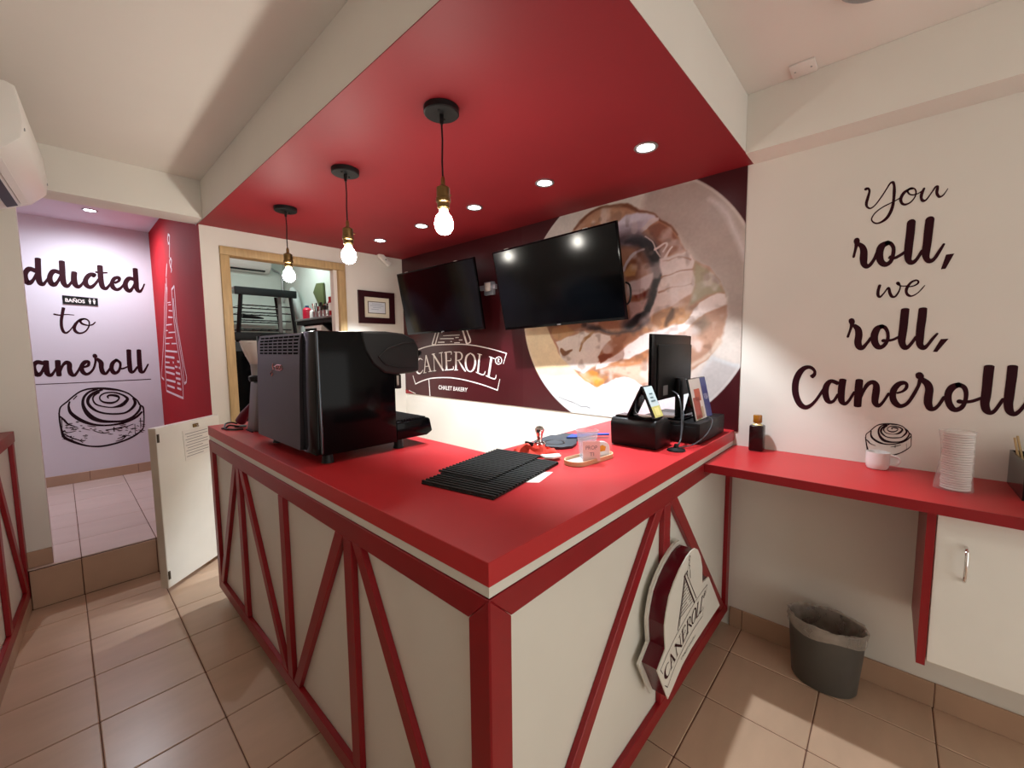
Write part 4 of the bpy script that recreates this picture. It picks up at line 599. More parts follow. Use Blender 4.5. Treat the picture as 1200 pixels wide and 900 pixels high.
# pill tray with cup, card and dome
ty = thing('pill_tray', (1.45, 0.92, ZT), 'oval white tray with pale wooden rim', 'tray')
ca_, cb_ = Vector((1.395, 0.925)), Vector((1.555, 0.905)); dd = (cb_-ca_).normalized(); nn = Vector((-dd.y, dd.x))
def pill(r):
    o = []
    for k in range(15): a = math.pi/2+math.pi*k/14; p = ca_+dd*math.cos(a)*r+nn*math.sin(a)*r; o.append((p.x, p.y))
    for k in range(15): a = -math.pi/2+math.pi*k/14; p = cb_+dd*math.cos(a)*r+nn*math.sin(a)*r; o.append((p.x, p.y))
    return o
B().prism(pill(0.046), ZT+0.001, ZT+0.006, ID).done('tray_floor', CERAM, ty)
rb_ = B(); po_, pi_ = pill(0.051), pill(0.0465); n = len(po_)
vs = [Vector((a, b, z)) for z in (ZT+0.0005, ZT+0.018) for a, b in po_]+[Vector((a, b, z)) for z in (ZT+0.0005, ZT+0.018) for a, b in pi_]
fs = []
for i in range(n):
    j = (i+1) % n; fs += [(i, j, n+j, n+i), (2*n+i, 3*n+i, 3*n+j, 2*n+j), (n+i, n+j, 3*n+j, 3*n+i), (i, 2*n+i, 2*n+j, j)]
rb_._add(vs, fs); rb_.done('rim', mat('pale wood rim', (214, 176, 136), 0.5), ty)
cu = thing('plastic_cup', (1.495, 0.965, ZT+0.006), 'clear plastic tip cup standing on the oval tray', 'cup')
CLEAR = mat('clear plastic', (214, 220, 228), 0.1, var=0.01, alpha=0.3)
cc = (1.478, 0.928, ZT+0.0065)
B().lathe([(0.030, 0), (0.034, 0.04), (0.043, 0.095), (0.0465, 0.112), (0.0485, 0.112), (0.0485, 0.116), (0.0455, 0.116), (0.0415, 0.095), (0.0325, 0.04), (0.0285, 0.003)], cc, 32, cap=False).done('cup_wall', CLEAR, cu)
B().lathe([(0.0283, 0.0005), (0.0283, 0.0025)], cc, 28).done('cup_floor', CLEAR, cu)
B().lathe([(0.047, 0.1165), (0.0485, 0.1175), (0.0485, 0.119), (0.047, 0.119)], cc, 32, cap=False).done('cup_rim', mat('rim plastic', (186, 194, 204), 0.2), cu)
CARDP = mat('pink card', (240, 200, 196), 0.7, var=0.02)
xc = Matrix.Translation((1.440, 0.882, ZT+0.0075)) @ Matrix.Rotation(math.radians(-42), 4, 'Z') @ Matrix.Rotation(math.radians(-3), 4, 'X')
cd = thing('tip_card', (1.452, 0.889, ZT+0.0075), 'small pink handwritten card leaning on the tip cup', 'card')
B().box(-0.036, 0.036, -0.0007, 0.0007, 0, 0.082).done('card', CARDP, cd, xf=xc)
fC = lambda u, v, d: tuple(xc @ Vector((u, -0.0009-d, v)))
GR = mat('grey pencil', (120, 92, 96), 0.7)
textmesh('PROP', [(-0.024, 0.048), (0.024, 0.048), (0.024, 0.064), (-0.024, 0.064)], fC, 'writing', GR, cd)
textmesh('TI', [(-0.008, 0.022), (0.010, 0.022), (0.010, 0.036), (-0.008, 0.036)], fC, 'writing', GR, cd)
dm = thing('dome_ornament', (1.545, 0.897, ZT+0.0065), 'small white domed ornament with gold detail on the tray', 'ornament')
fD = lambda a, b, d: (1.545+a*0.766+d*0.643, 0.897-a*0.643+d*0.766, ZT+0.0065+b)
arch = [(-0.034, 0), (0.034, 0)]+[(0.034*math.cos(t), 0.034+0.03*math.sin(t)) for t in [math.pi*k/12 for k in range(13)]]
B().prism(arch, -0.008, 0.008, fD).done('dome', CERAM, dm, bevel=0.003)
B().prism([(-0.016, 0.02), (0.012, 0.024), (0.016, 0.042), (0.0, 0.05), (-0.018, 0.04)], -0.0095, -0.0082, fD).done('gold_motif', mat('gold', (196, 150, 60), 0.3, metal=0.9), dm)
# ================================================================== TILL
pr = thing('receipt_printer', (1.86, 0.86, ZT), 'squat black receipt printer at the counter, left of the cash drawer', 'printer')
pf = [(1.795, ZT+0.001), (1.97, ZT+0.001), (1.965, 1.262), (1.93, 1.285), (1.80, 1.285), (1.785, 1.26)]
B().prism(pf, 0.765, 0.992, lambda a, b, d: (a, d, b)).done('body', BLACK, pr, bevel=0.008, seg=2)
B().box(1.81, 1.90, 0.78, 0.978, 1.2855, 1.294).done('lid', BLACKG, pr, bevel=0.003)
B().box(1.905, 1.925, 0.80, 0.96, 1.2855, 1.288).done('paper_slot', ALU, pr)
dw = thing('cash_drawer', (2.22, 0.80, ZT), 'flat black cash drawer under the monitor', 'cash drawer')
B().box(2.035, 2.43, 0.655, 0.985, ZT+0.004, 1.252).done('case', BLACK, dw, bevel=0.004)
B().box(2.03, 2.034, 0.67, 0.97, ZT+0.02, 1.235).done('drawer_front', BLACKM, dw, bevel=0.0015)
B().cyl((2.0295, 0.82, 1.20), (2.022, 0.82, 1.20), 0.009).done('lock', CHROME, dw)
for x, y in ((2.06, 0.68), (2.40, 0.68), (2.06, 0.95), (2.40, 0.95)): B().lathe([(0.012, 0), (0.012, 0.0035)], (x, y, ZT+0.0003), 12).done('foot', BLACK, dw)
mo = thing('monitor', (2.08, 0.86, 1.252), 'black computer monitor seen from behind on the cash drawer', 'monitor')
B().box(1.918, 2.388, 0.828, 0.850, 1.358, 1.68).done('back_cover', BLACK, mo, bevel=0.004)
B().box(1.915, 2.391, 0.8505, 0.862, 1.352, 1.684).done('bezel', BLACKG, mo, bevel=0.003)
B().box(1.928, 2.378, 0.8622, 0.8635, 1.366, 1.672).done('screen', SCREEN, mo)
B().box(1.935, 2.374, 0.818, 0.8278, 1.368, 1.632).done('rear_hump', BLACKM, mo, bevel=0.006)
B().box(1.99, 2.045, 0.8165, 0.8178, 1.382, 1.43).done('label_plate', mat('grey label', (120, 120, 122), 0.5), mo)
B().box(2.14, 2.195, 0.79, 0.8175, 1.262, 1.46).done('stand_neck', BLACK, mo, bevel=0.004)
B().box(2.07, 2.25, 0.745, 0.93, 1.2525, 1.2615).done('stand_base', BLACKG, mo, bevel=0.002)
# A-frame card holder on the printer
AF = mat('black acrylic', (14, 14, 16), 0.15)
hl = thing('card_holder', (1.86, 0.84, 1.294), 'black tent card holder with a lit photo standing on the printer', 'card holder')
fA = lambda a, b, d: (1.862+a, 0.862+d, 1.2945+b)
def tent(xa, xb, ya, yb, z0, zt, xm, th, nm, m, par):
    b = B(); b.prism([(ya, z0), (ya+th, z0), ((ya+yb)/2+th*0.6, zt), ((ya+yb)/2-th*0.4, zt)], xa, xb, lambda a, c, d: (d, a, c)); b.done(nm, m, par, bevel=0.001, seg=1)
tent(1.80, 1.905, 0.905, 0.775, 1.2945, 1.440, 0, 0.010, 'rear_leaf', AF, hl)
b = B(); b.prism([(0.7765, 1.2945), (0.7865, 1.2945), (0.848, 1.44), (0.838, 1.44)], 1.80, 1.905, lambda a, c, d: (d, a, c)); b.done('front_leaf', AF, hl, bevel=0.001, seg=1)
def pcard(x0, x1, pb, pt, stops, nm, par):
    """printed card on a sloping leaf: strips of colour"""
    for (t0, t1, s0, s1, col) in stops:
        q = [(x0+(x1-x0)*s0, t0), (x0+(x1-x0)*s1, t0), (x0+(x1-x0)*s1, t1), (x0+(x1-x0)*s0, t1)]
        B().poly([(x, pb[0]+(pt[0]-pb[0])*t, pb[1]+(pt[1]-pb[1])*t) for x, t in q]).done(nm, mat('print %d %d %d' % col, col, 0.3), par, smooth=0)
pcard(1.808, 1.897, (0.7752, 1.299), (0.8355, 1.436), [(0, 0.35, 0, 1, (214, 206, 120)), (0.35, 1, 0, 1, (206, 226, 232)), ], 'card_print', hl)
pcard(1.83, 1.875, (0.7742, 1.299), (0.8345, 1.436), [(0.05, 0.3, 0, 1, (236, 226, 150)), (0.5, 0.55, 0, 1, (90, 120, 130)), (0.62, 0.66, 0.1, 0.8, (90, 120, 130)), (0.74, 0.78, 0.2, 0.9, (90, 120, 130))], 'card_text', hl)
hr = thing('card_holder', (2.22, 0.73, 1.252), 'tent card holder with orange photo and blue card logo leaf on the cash drawer', 'card holder')
b = B(); b.prism([(0.690, 1.2525), (0.700, 1.2525), (0.745, 1.46), (0.735, 1.46)], 2.085, 2.335, lambda a, c, d: (d, a, c)); b.done('front_leaf', AF, hr, bevel=0.001, seg=1)
b = B(); b.prism([(0.80, 1.2625), (0.79, 1.2625), (0.746, 1.46), (0.752, 1.46)], 2.215, 2.335, lambda a, c, d: (d, a, c)); b.done('rear_leaf', AF, hr, bevel=0.001, seg=1)
pb_, pt_ = (0.6888, 1.256), (0.7335, 1.457)
pcard(2.088, 2.245, pb_, pt_, [(0, 1, 0, 1, (226, 218, 212))], 'card_print', hr)
pcard(2.245, 2.332, (0.6886, 1.256), (0.7333, 1.457), [(0, 1, 0, 1, (44, 54, 130))], 'card_print', hr)
pcard(2.10, 2.225, (0.6882, 1.256), (0.7329, 1.457), [(0.03, 0.55, 0.0, 0.7, (176, 62, 34)), (0.45, 0.75, 0.25, 0.9, (198, 84, 44)), (0.05, 0.3, 0.6, 0.95, (200, 170, 140)), (0.0, 0.12, 0.1, 0.5, (150, 150, 90))], 'card_photo', hr)
fV = lambda u, v, d: (u, 0.6880+(v-1.256)*0.2224, v)
textmesh('VISA', [(2.258, 1.345), (2.322, 1.345), (2.322, 1.375), (2.258, 1.375)], fV, 'card_logo', mat('pale blue print', (196, 204, 230), 0.4), hr, bold=0.02)
wr = thing('till_cables', (1.86, 0.73, ZT), 'black cables looping from the monitor to a small round base', 'cable')
B().lathe([(0.04, 0), (0.038, 0.006), (0.012, 0.014), (0.008, 0.03)], (1.865, 0.70, ZT+0.0005), 24).done('round_base', BLACK, wr)
WG = mat('grey cable', (70, 72, 76), 0.3)
B().tube(crom([(2.06, 0.80, 1.40), (2.02, 0.755, 1.385), (1.99, 0.73, 1.34), (1.965, 0.715, 1.26), (1.915, 0.70, 1.19), (1.87, 0.70, 1.175)], 6), 0.0035, 8).done('cable', WG, wr)
B().tube(crom([(2.10, 0.76, 1.30), (2.04, 0.735, 1.29), (1.99, 0.72, 1.23), (1.92, 0.705, 1.175), (1.875, 0.70, 1.17)], 6), 0.003, 8).done('cable', WG, wr)
B().tube(crom([(2.20, 0.675, 1.268), (2.19, 0.645, 1.25), (2.10, 0.64, 1.20), (1.98, 0.66, 1.165), (1.90, 0.70, 1.158)], 6), 0.0028, 8).done('cable', WG, wr)
# ================================================================== TELEVISIONS
def tvset(c, yaw, tilt, roll, w, label, side):
    h = w*0.575
    t = thing('television', (c[0], c[1], c[2]), label, 'television', 'wall mounted televisions')
    M = Matrix.Translation(c) @ Matrix.Rotation(yaw, 4, 'Z') @ Matrix.Rotation(tilt, 4, 'Y') @ Matrix.Rotation(roll, 4, 'X')
    B().box(0.0, 0.02, -w/2, w/2, -h/2, h/2).done('bezel', BLACKG, t, bevel=0.003, xf=M)
    B().box(-0.0012, -0.0002, -w/2+0.011, w/2-0.011, -h/2+0.018, h/2-0.011).done('screen', SCREEN, t, xf=M)
    B().box(0.0202, 0.055, -w/2+0.1, w/2-0.1, -h/2+0.04, h/2-0.09).done('rear_cover', BLACK, t, bevel=0.01, xf=M)
    B().box(-0.0018, -0.0003, -0.016, 0.016, -h/2+0.005, -h/2+0.011).done('maker_badge', ALU, t, xf=M)
    for k in (-0.3, 0.35): B().box(0.001, 0.018, w*k, w*k+0.03, h/2+0.0002, h/2+0.003).done('top_clip', CPLAST, t, xf=M)
    ys = w/2*side
    pz = c[2]
    a = M @ Vector((0.05, 0.0, 0.0)); bk = t
    mb = B().box(XW-0.03, XW-0.0062, c[1]-0.11, c[1]+0.11, pz-0.12, pz+0.12).done('wall_bracket', BLACKM, t)
    B().box(a.x, XW-0.0302, c[1]-0.03, c[1]+0.03, pz-0.04, pz+0.04).done('bracket_arm', BLACKM, t)
    return t
tvset((2.32, 3.019, 2.059), 0.076, -0.176, -0.022, 1.013, 'black wall mounted television with dark screen, left of the two', -1)
tvset((2.32, 1.735, 2.064), 0.022, -0.211, -0.028, 1.022, 'black wall mounted television in front of the cinnamon roll print', 1)
jb = thing('wall_bracket', (2.50, 2.55, 2.075), 'blue grey metal bracket on the print between the two televisions', 'bracket')
GBL = mat('blue grey metal', (176, 184, 196), 0.35, metal=0.4)
B().box(2.505, XW-0.006, 2.50, 2.61, 2.075, 2.185).done('case', GBL, jb, bevel=0.004)
B().box(2.475, 2.5045, 2.45, 2.64, 2.115, 2.155).done('front_arm', GBL, jb, bevel=0.004)
B().box(2.468, 2.4745, 2.50, 2.56, 2.10, 2.17).done('clamp_plate', CPLAST, jb, bevel=0.002)
cbv = thing('tv_cable', (2.45, 1.22, 1.95), 'black cable loop at the right edge of the large television', 'cable')
B().tube(crom([(2.40, 1.235, 2.02), (2.385, 1.203, 2.0), (2.385, 1.193, 1.95), (2.39, 1.205, 1.90), (2.41, 1.24, 1.88)], 6), 0.006, 8).done('cable', BLACK, cbv)
# ================================================================== DOORWAY WALL
cf = thing('certificate', (2.22, YD, 2.05), 'framed certificate with dark wood frame on the white wall', 'picture')
DW = mat('dark wood', (52, 18, 24), 0.3, var=0.1, scale=12)
X0, X1, A0, A1 = 2.022, 2.42, 1.885, 2.207
B().prism([(X0, A0), (X1, A0), (X1-0.06, A0+0.06), (X0+0.06, A0+0.06)], 0.002, 0.024, lambda a, b, d: (a, YD-d, b)).prism([(X0, A1), (X1, A1), (X1-0.06, A1-0.06), (X0+0.06, A1-0.06)], 0.002, 0.024, lambda a, b, d: (a, YD-d, b)).prism([(X0, A0), (X0, A1), (X0+0.06, A1-0.06), (X0+0.06, A0+0.06)], 0.002, 0.024, lambda a, b, d: (a, YD-d, b)).prism([(X1, A0), (X1, A1), (X1-0.06, A1-0.06), (X1-0.06, A0+0.06)], 0.002, 0.024, lambda a, b, d: (a, YD-d, b)).done('frame', DW, cf, smooth=0)
B().box(X0+0.058, X1-0.058, YD-0.010, YD-0.002, A0+0.058, A1-0.058).done('mount', mat('cream mount', (226, 220, 200), 0.7), cf)
B().box(X0+0.10, X1-0.10, YD-0.0125, YD-0.0102, A0+0.10, A1-0.10).done('gilt_slip', mat('grey gilt', (110, 100, 84), 0.4), cf)
ce = B().box(X0+0.108, X1-0.108, YD-0.0138, YD-0.0126, A0+0.108, A1-0.108).done('paper', mat('blue white paper', (214, 220, 228), 0.6), cf)
for k, (s, e) in enumerate(((0.2, 0.8), (0.1, 0.9), (0.25, 0.75), (0.15, 0.6))):
    xa, xb = X0+0.108, X1-0.108; z = A1-0.125-k*0.018
    B().box(xa+(xb-xa)*s, xa+(xb-xa)*e, YD-0.0143, YD-0.0139, z-0.002, z+0.002).done('text_line', mat('blue grey ink', (132, 146, 166), 0.6), ce)
sb = thing('sensor_box', (2.3, 3.84, 2.5), 'white tilted alarm sensor box at ceiling corner above certificate', 'sensor')
MX = Matrix.Translation((2.30, 3.855, 2.535)) @ Matrix.Rotation(math.radians(38), 4, 'Y')
B().box(-0.078, 0.078, -0.022, 0.018, -0.026, 0.026).done('case', CPLAST, sb, bevel=0.006, xf=MX)
B().lathe([(0.006, 0), (0.006, 0.002)], (0, 0, 0), 12, m=MX @ Matrix.Translation((0.01, -0.0222, 0)) @ Matrix.Rotation(math.pi/2, 4, 'X')).done('lens', BLACK, sb)
B().cyl((2.30, 3.872, 2.54), (2.30, YD-0.0005, 2.55), 0.008).done('bracket', CPLAST, sb)
# ================================================================== GATE
gt = thing('half_gate', (0.8, 3.85, 0), 'low white swing gate standing open beside the counter', 'gate')
ga, gb = Vector((0.392, 3.49)), Vector((0.815, 3.86)); gd = (gb-ga).normalized(); gn = Vector((-gd.y, gd.x)); gL = (gb-ga).length
GX = Matrix(((gd.x, gn.x, 0, ga.x), (gd.y, gn.y, 0, ga.y), (0, 0, 1, 0), (0, 0, 0, 1)))
B().box(0.0, gL, 0.002, 0.053, 0.04, 1.125).done('leaf', GATE, gt, bevel=0.002, seg=1, smooth=0, xf=GX)
B().box(-0.0025, -0.0002, 0.004, 0.051, 0.042, 1.123).done('edge_band', mat('grey edge band', (196, 186, 170), 0.5), gt, smooth=0, xf=GX)
for z in (0.10, 1.03): B().box(0.003, 0.016, -0.004, 0.0018, z, z+0.055).done('hinge', mat('dark hinge', (70, 62, 50), 0.4, metal=0.6), gt, xf=GX)
B().box(0.30, 0.345, -0.006, 0.0018, 1.075, 1.10).done('hook_plate', BRASS, gt, bevel=0.001, xf=GX)
B().cyl(tuple(GX @ Vector((0.325, -0.006, 1.09))), tuple(GX @ Vector((0.325, -0.022, 1.082))), 0.005).done('hook', CHROME, gt)
bl_ = B().box(0.455, 0.475, -0.012, 0.0018, 0.78, 1.05).done('bolt', mat('brown metal', (110, 92, 84), 0.4, metal=0.5), gt, xf=GX)
nt_ = thing('notice_sheet', (0.6, 3.65, 0.95), 'printed notice sheet taped to the white gate', 'paper')
B().prism([(0.215, 0.85), (0.44, 0.865), (0.445, 1.062), (0.205, 1.068)], -0.0012, 0.0004, lambda a, b, d: tuple(GX @ Vector((a, d, b)))).done('sheet', PAPER, nt_, smooth=0)
for k in range(9):
    z = 1.04-k*0.02; s = 0.225+(0.012 if k % 2 else 0); e = 0.43-(0.05 if k % 3 == 2 else 0)
    B().prism([(s, z-0.003), (e, z-0.001), (e, z+0.003), (s, z+0.001)], -0.0016, -0.00125, lambda a, b, d: tuple(GX @ Vector((a, d, b)))).done('text_line', mat('grey print', (120, 120, 124), 0.7), nt_, smooth=0)
# ================================================================== LOW CLADDING ALONG THE LEFT WALL
fe = thing('wainscot_panel', (-0.3, 2.9, 0), 'low white wall panel framed with red timber on a tile kerb', 'wall panel')
fo = Vector((-0.222, 3.965)); fd = Vector((-0.07, -1)).normalized(); fn = Vector((1, -0.07)).normalized()
def fP(s, z, d): p = fo+fd*s+fn*(d); return (p.x, p.y, z)
def fpoly(pts, d0, d1, nm, m=REDT, par=None): return B().prism(pts, d0, d1, fP).done(nm, m, par or fe, bevel=0.002, seg=1, smooth=0)
FL = 4.2
fpoly([(0.0, 0.085), (FL, 0.085), (FL, 1.075), (0.0, 1.075)], -0.055, -0.021, 'board', PANEL)
# thin out the wall behind: the panel stands in front of it
kb = fpoly([(0.0, 0.001), (FL, 0.001), (FL, 0.083), (0.0, 0.083)], -0.055, -0.003, 'kerb', GROUT)
s = 0.0
while s < FL-0.05:
    B().prism([(s+0.002, 0.0015), (min(FL, s+0.386)-0.002, 0.0015), (min(FL, s+0.386)-0.002, 0.084), (s+0.002, 0.084)], -0.05, 0.001, fP).done('kerb_tile', TILEB, kb, bevel=0.001, seg=1, smooth=0)
    s += 0.386
fpoly([(0.0, 1.076), (FL, 1.076), (FL, 1.142), (0.0, 1.142)], -0.056, 0.004, 'top_rail')
fpoly([(0.0, 0.086), (FL, 0.086), (FL, 0.15), (0.0, 0.15)], -0.02, 0.0, 'bottom_rail')
for s in (0.03, 0.62, 1.24, 1.86, 2.48, 3.1, 3.72): fpoly([(s-0.028, 0.151), (s+0.028, 0.151), (s+0.028, 1.0755), (s-0.028, 1.0755)], -0.02, 0.0, 'upright')
for c in (0.62, 1.86, 3.1):
    for sg_ in (-1, 1):
        p, q = c+sg_*0.06, c+sg_*0.53
        fpoly([(p-0.031, 1.075), (p+0.031, 1.075), (q+0.031, 0.151), (q-0.031, 0.151)], -0.02, -0.0012, 'brace')
# ================================================================== AIR CONDITIONER ON THE LEFT WALL
def aircon(f, L, label, slot=True, group=None, loc=(0, 0, 0), D=0.22, H=0.30):
    t = thing('air_conditioner', loc, label, 'air conditioner')
    # profile in (depth, height): rear 0 .. front D
    pr_ = [(0.001, 0), (D*0.45, -0.004), (D*0.80, H*0.16), (D*0.97, H*0.36), (D, H*0.55), (D*0.97, H*0.97), (D*0.90, H), (0.001, H)]
    B().prism(pr_, 0.012, L-0.012, f).done('case', CPLAST, t, bevel=0.006, smooth=40)
    for a, b_ in ((0.0, 0.0115), (L-0.0115, L)): B().prism([(p*1.0, q) for p, q in pr_], a, b_, f).done('end_cap', CPLAST, t, bevel=0.004, smooth=40)
    lv = [(D*0.70, H*0.115), (D*0.78, H*0.15), (D*0.79, H*0.138), (D*0.71, H*0.10)]
    B().prism(lv, 0.07, L-0.07, f).done('louver', CPLAST, t, bevel=0.001, seg=1)
    sl_ = [(D*0.56, H*0.035), (D*0.67, H*0.085), (D*0.68, H*0.073), (D*0.57, H*0.022)]
    B().prism(sl_, 0.06, L-0.06, f).done('outlet_slot', BLACK, t)
    for a in (0.04, L-0.04): B().prism([(D*0.985, H*0.50), (D*1.004, H*0.50), (D*1.004, H*0.53), (D*0.985, H*0.53)], a, a+0.012, f).done('panel_clip', ALU, t)
    return t
AY = 2.62; AO = fo+fd*(3.965-AY)/abs(fd.y)
def fAC(p, q, s): r = AO-fd*s+fn*(p-0.058); return (r.x, r.y, 2.36+q)
aircon(fAC, 0.84, 'white split air conditioner high on the left wall', loc=(AO.x, AO.y, 2.36), D=0.343, H=0.32)
# ================================================================== WALL SHELF, CABINET
ZB = 1.066
ws = thing('wall_shelf', (2.28, -0.3, ZB), 'long red shelf along the slogan wall', 'shelf')
B().box(2.035, XW-0.002, -1.6, 0.628, ZB-0.038, ZB).done('board', REDL, ws, bevel=0.001, seg=1, smooth=0)
B().box(2.03, 2.0345, -1.6, 0.628, ZB-0.0385, ZB+0.0003).done('front_edge', REDT, ws, smooth=0)
kc = thing('wall_cabinet', (2.3, -0.6, 0.41), 'white wall cabinet with red side under the red shelf', 'cabinet')
B().box(2.093, XW-0.002, -0.150, -0.126, 0.430, ZB-0.039).done('side_panel', REDT, kc, smooth=0)
B().box(2.125, XW-0.002, -1.1, -0.1505, 0.430, ZB-0.039).done('body', PANEL, kc, smooth=0)
dk = B().box(2.10, 2.1245, -0.70, -0.153, 0.447, ZB-0.042).done('door', GATE, kc, bevel=0.0015, seg=1, smooth=0)
hy, hz = -0.228, 0.85
B().tube(crom([(2.0995, hy, hz+0.06), (2.08, hy, hz+0.056), (2.07, hy, hz+0.03), (2.07, hy, hz-0.03), (2.08, hy, hz-0.056), (2.0995, hy, hz-0.06)], 4), 0.005, 10).done('handle', CHROME, dk)
B().box(2.10, 2.1245, -1.1, -0.703, 0.447, ZB-0.042).done('door', GATE, kc, bevel=0.0015, seg=1, smooth=0)
# bottle
bo = thing('extract_bottle', (2.47, 0.50, ZB), 'dark brown bottle with amber cap on the red shelf', 'bottle')
bx_, by_ = 2.475, 0.505
DB = mat('dark brown bottle', (34, 12, 14), 0.15, var=0.2, scale=60)
B().box(bx_-0.03, bx_+0.03, by_-0.033, by_+0.033, ZB+0.0005, ZB+0.138).done('body', DB, bo, bevel=0.008, seg=3)
B().lathe([(0.024, 0.1385), (0.016, 0.146), (0.014, 0.151)], (bx_, by_, ZB), 20).done('neck', mat('pale liquid', (220, 200, 140), 0.2), bo)
B().lathe([(0.020, 0.1512), (0.021, 0.155), (0.021, 0.188), (0.019, 0.191)], (bx_, by_, ZB), 24).done('cap', mat('amber cap', (150, 96, 24), 0.2), bo)
# coffee cup
cp_ = thing('coffee_cup', (2.455, 0.022, ZB), 'plain white coffee cup in front of the small roll drawing', 'cup')
B().lathe([(0.030, 0.0005), (0.036, 0.002), (0.040, 0.012), (0.0415, 0.03), (0.0415, 0.076), (0.039, 0.076), (0.0385, 0.02), (0.03, 0.008), (0.004, 0.007)], (2.455, 0.022, ZB), 32).done('bowl', CERAM, cp_)
B().tube(crom([(2.462, -0.018, ZB+0.064), (2.466, -0.042, ZB+0.058), (2.468, -0.05, ZB+0.042), (2.466, -0.04, ZB+0.024), (2.462, -0.018, ZB+0.02)], 5), 0.005, 10).done('handle', CERAM, cp_)
# stacked lids in plastic sleeve
ld = thing('lid_stack', (2.28, -0.205, ZB), 'tall stack of white cup lids in a clear plastic sleeve', 'lid stack')
LM = mat('lid white', (232, 226, 222), 0.35, var=0.01)
lid = None
for k in range(24):
    z = ZB+0.004+k*0.0092; r = 0.0405-0.0002*k
    if lid is None:
        lid = B().lathe([(r-0.006, 0), (r, 0.001), (r+0.0015, 0.004), (r-0.001, 0.0075), (r-0.008, 0.0085)], (2.28, -0.205, z), 24).done('lid', LM, ld); zf = z
    else:
        c = lid.copy(); COL.objects.link(c); c.location = (0.0015*math.sin(k), 0.0012*math.cos(2*k), z-zf)
b = B(); vs = []; NA, NH = 28, 10
for j in range(NH):
    for i in range(NA):
        a = 2*math.pi*i/NA; h = j/(NH-1)
        r = 0.0445+0.0015*math.sin(5*a+h*9)+(0.007*max(0, 1-h*5)*(0.4+0.6*abs(math.sin(3*a))) if j < 3 else 0)
        bulge = 0.016*math.exp(-((a-1.9)/0.35)**2)*(0.5+0.5*math.sin(h*7+0.4))
        vs.append(Vector((2.28+(r+bulge)*math.cos(a), -0.205+(r+bulge)*math.sin(a), ZB+0.001+h*0.227)))
b._add(vs, [(j*NA+i, j*NA+(i+1) % NA, (j+1)*NA+(i+1) % NA, (j+1)*NA+i) for j in range(NH-1) for i in range(NA)])
b.done('sleeve', mat('sleeve film', (236, 230, 228), 0.25, trans=0.6, var=0.01, ior=1.02, alpha=0.5), ld, smooth=60)
# black organiser with stirrers
og = thing('organiser_box', (2.38, -0.5, ZB), 'black open organiser box at the right end of the shelf', 'box')
GB = mat('smoked acrylic', (14, 14, 15), 0.18)
bx0, bx1, by0, by1, bz = 2.26, 2.52, -0.62, -0.366, 0.135
B().box(bx0, bx1, by0, by1, ZB+0.001, ZB+0.006).done('bottom', GB, og)
B().box(bx0, bx1, by1-0.005, by1, ZB+0.0065, ZB+bz).done('side_wall', GB, og)
B().box(bx0, bx1, by0, by0+0.005, ZB+0.0065, ZB+bz).done('side_wall', GB, og)
B().box(bx1-0.005, bx1, by0+0.0055, by1-0.0055, ZB+0.0065, ZB+bz).done('rear_wall', GB, og)
B().box(bx0, bx0+0.005, by0+0.0055, by1-0.0055, ZB+0.0065, ZB+bz*0.55).done('front_wall', GB, og)
B().box(bx0+0.006, bx1-0.006, -0.50, -0.495, ZB+0.0065, ZB+bz*0.9).done('divider', GB, og)
for k in range(7):
    y = -0.40-0.012*k
    tag(B().cyl((2.47+0.004*(k % 3), y, ZB+0.01), (2.485, y+0.03+0.006*math.sin(k*2), ZB+0.19+0.008*(k % 3)), 0.0035, seg=6).done('wooden_stirrer', WOOD), 'pale wooden coffee stirrer in the black organiser', 'stirrer', 'wooden stirrers in the organiser')
for k in range(3):
    tag(B().box(2.30, 2.31, -0.475+0.02*k, -0.46+0.02*k, ZB+0.0065, ZB+0.055+0.006*k).done('sugar_sachet', PAPER), 'white paper sachet standing in the black organiser', 'sachet', 'sachets in the organiser')
# waste bin
wbn = thing('waste_bin', (2.37, 0.165, 0), 'oval dark grey waste bin with a clear bin bag', 'bin')
bc_ = (2.385, 0.165, 0.0)
BIN = mat('dark grey bin plastic', (80, 77, 72), 0.45, var=0.08)
B().lathe([(0.112, 0.002), (0.118, 0.012), (0.132, 0.20), (0.138, 0.31), (0.134, 0.31), (0.128, 0.20), (0.113, 0.02), (0.02, 0.016)], bc_, 40, sx=0.78, sy=1.08).done('shell', BIN, wbn)
BAG = mat('bin bag film', (196, 186, 174), 0.22, var=0.25, scale=14, alpha=0.45, bump=0.25, bscale=18)
b = B(); vs = []; NA = 60; prof = [(0.1395, 0.262), (0.1405, 0.275), (0.142, 0.295), (0.1425, 0.316), (0.139, 0.321), (0.133, 0.312), (0.126, 0.24), (0.118, 0.15), (0.09, 0.06), (0.03, 0.04)]
for j, (r, z) in enumerate(prof):
    for i in range(NA):
        a = 2*math.pi*i/NA; w = (0.0022*math.sin(9*a+j)+0.0018*math.sin(23*a+2*j)) if j < 4 else 0.006*math.sin(7*a+j*0.7)+0.004*math.sin(17*a)
        if j >= 5: w = min(w, 0.0)-0.002
        vs.append(Vector((bc_[0]+(r+abs(w) if j < 4 else r+w)*0.78*math.cos(a), bc_[1]+(r+abs(w) if j < 4 else r+w)*1.08*math.sin(a), z+(0.008*math.sin(4*a) if j == 0 else 0))))
b._add(vs, [(j*NA+i, j*NA+(i+1) % NA, (j+1)*NA+(i+1) % NA, (j+1)*NA+i) for j in range(len(prof)-1) for i in range(NA)])
b.done('bag', BAG, wbn, smooth=60)
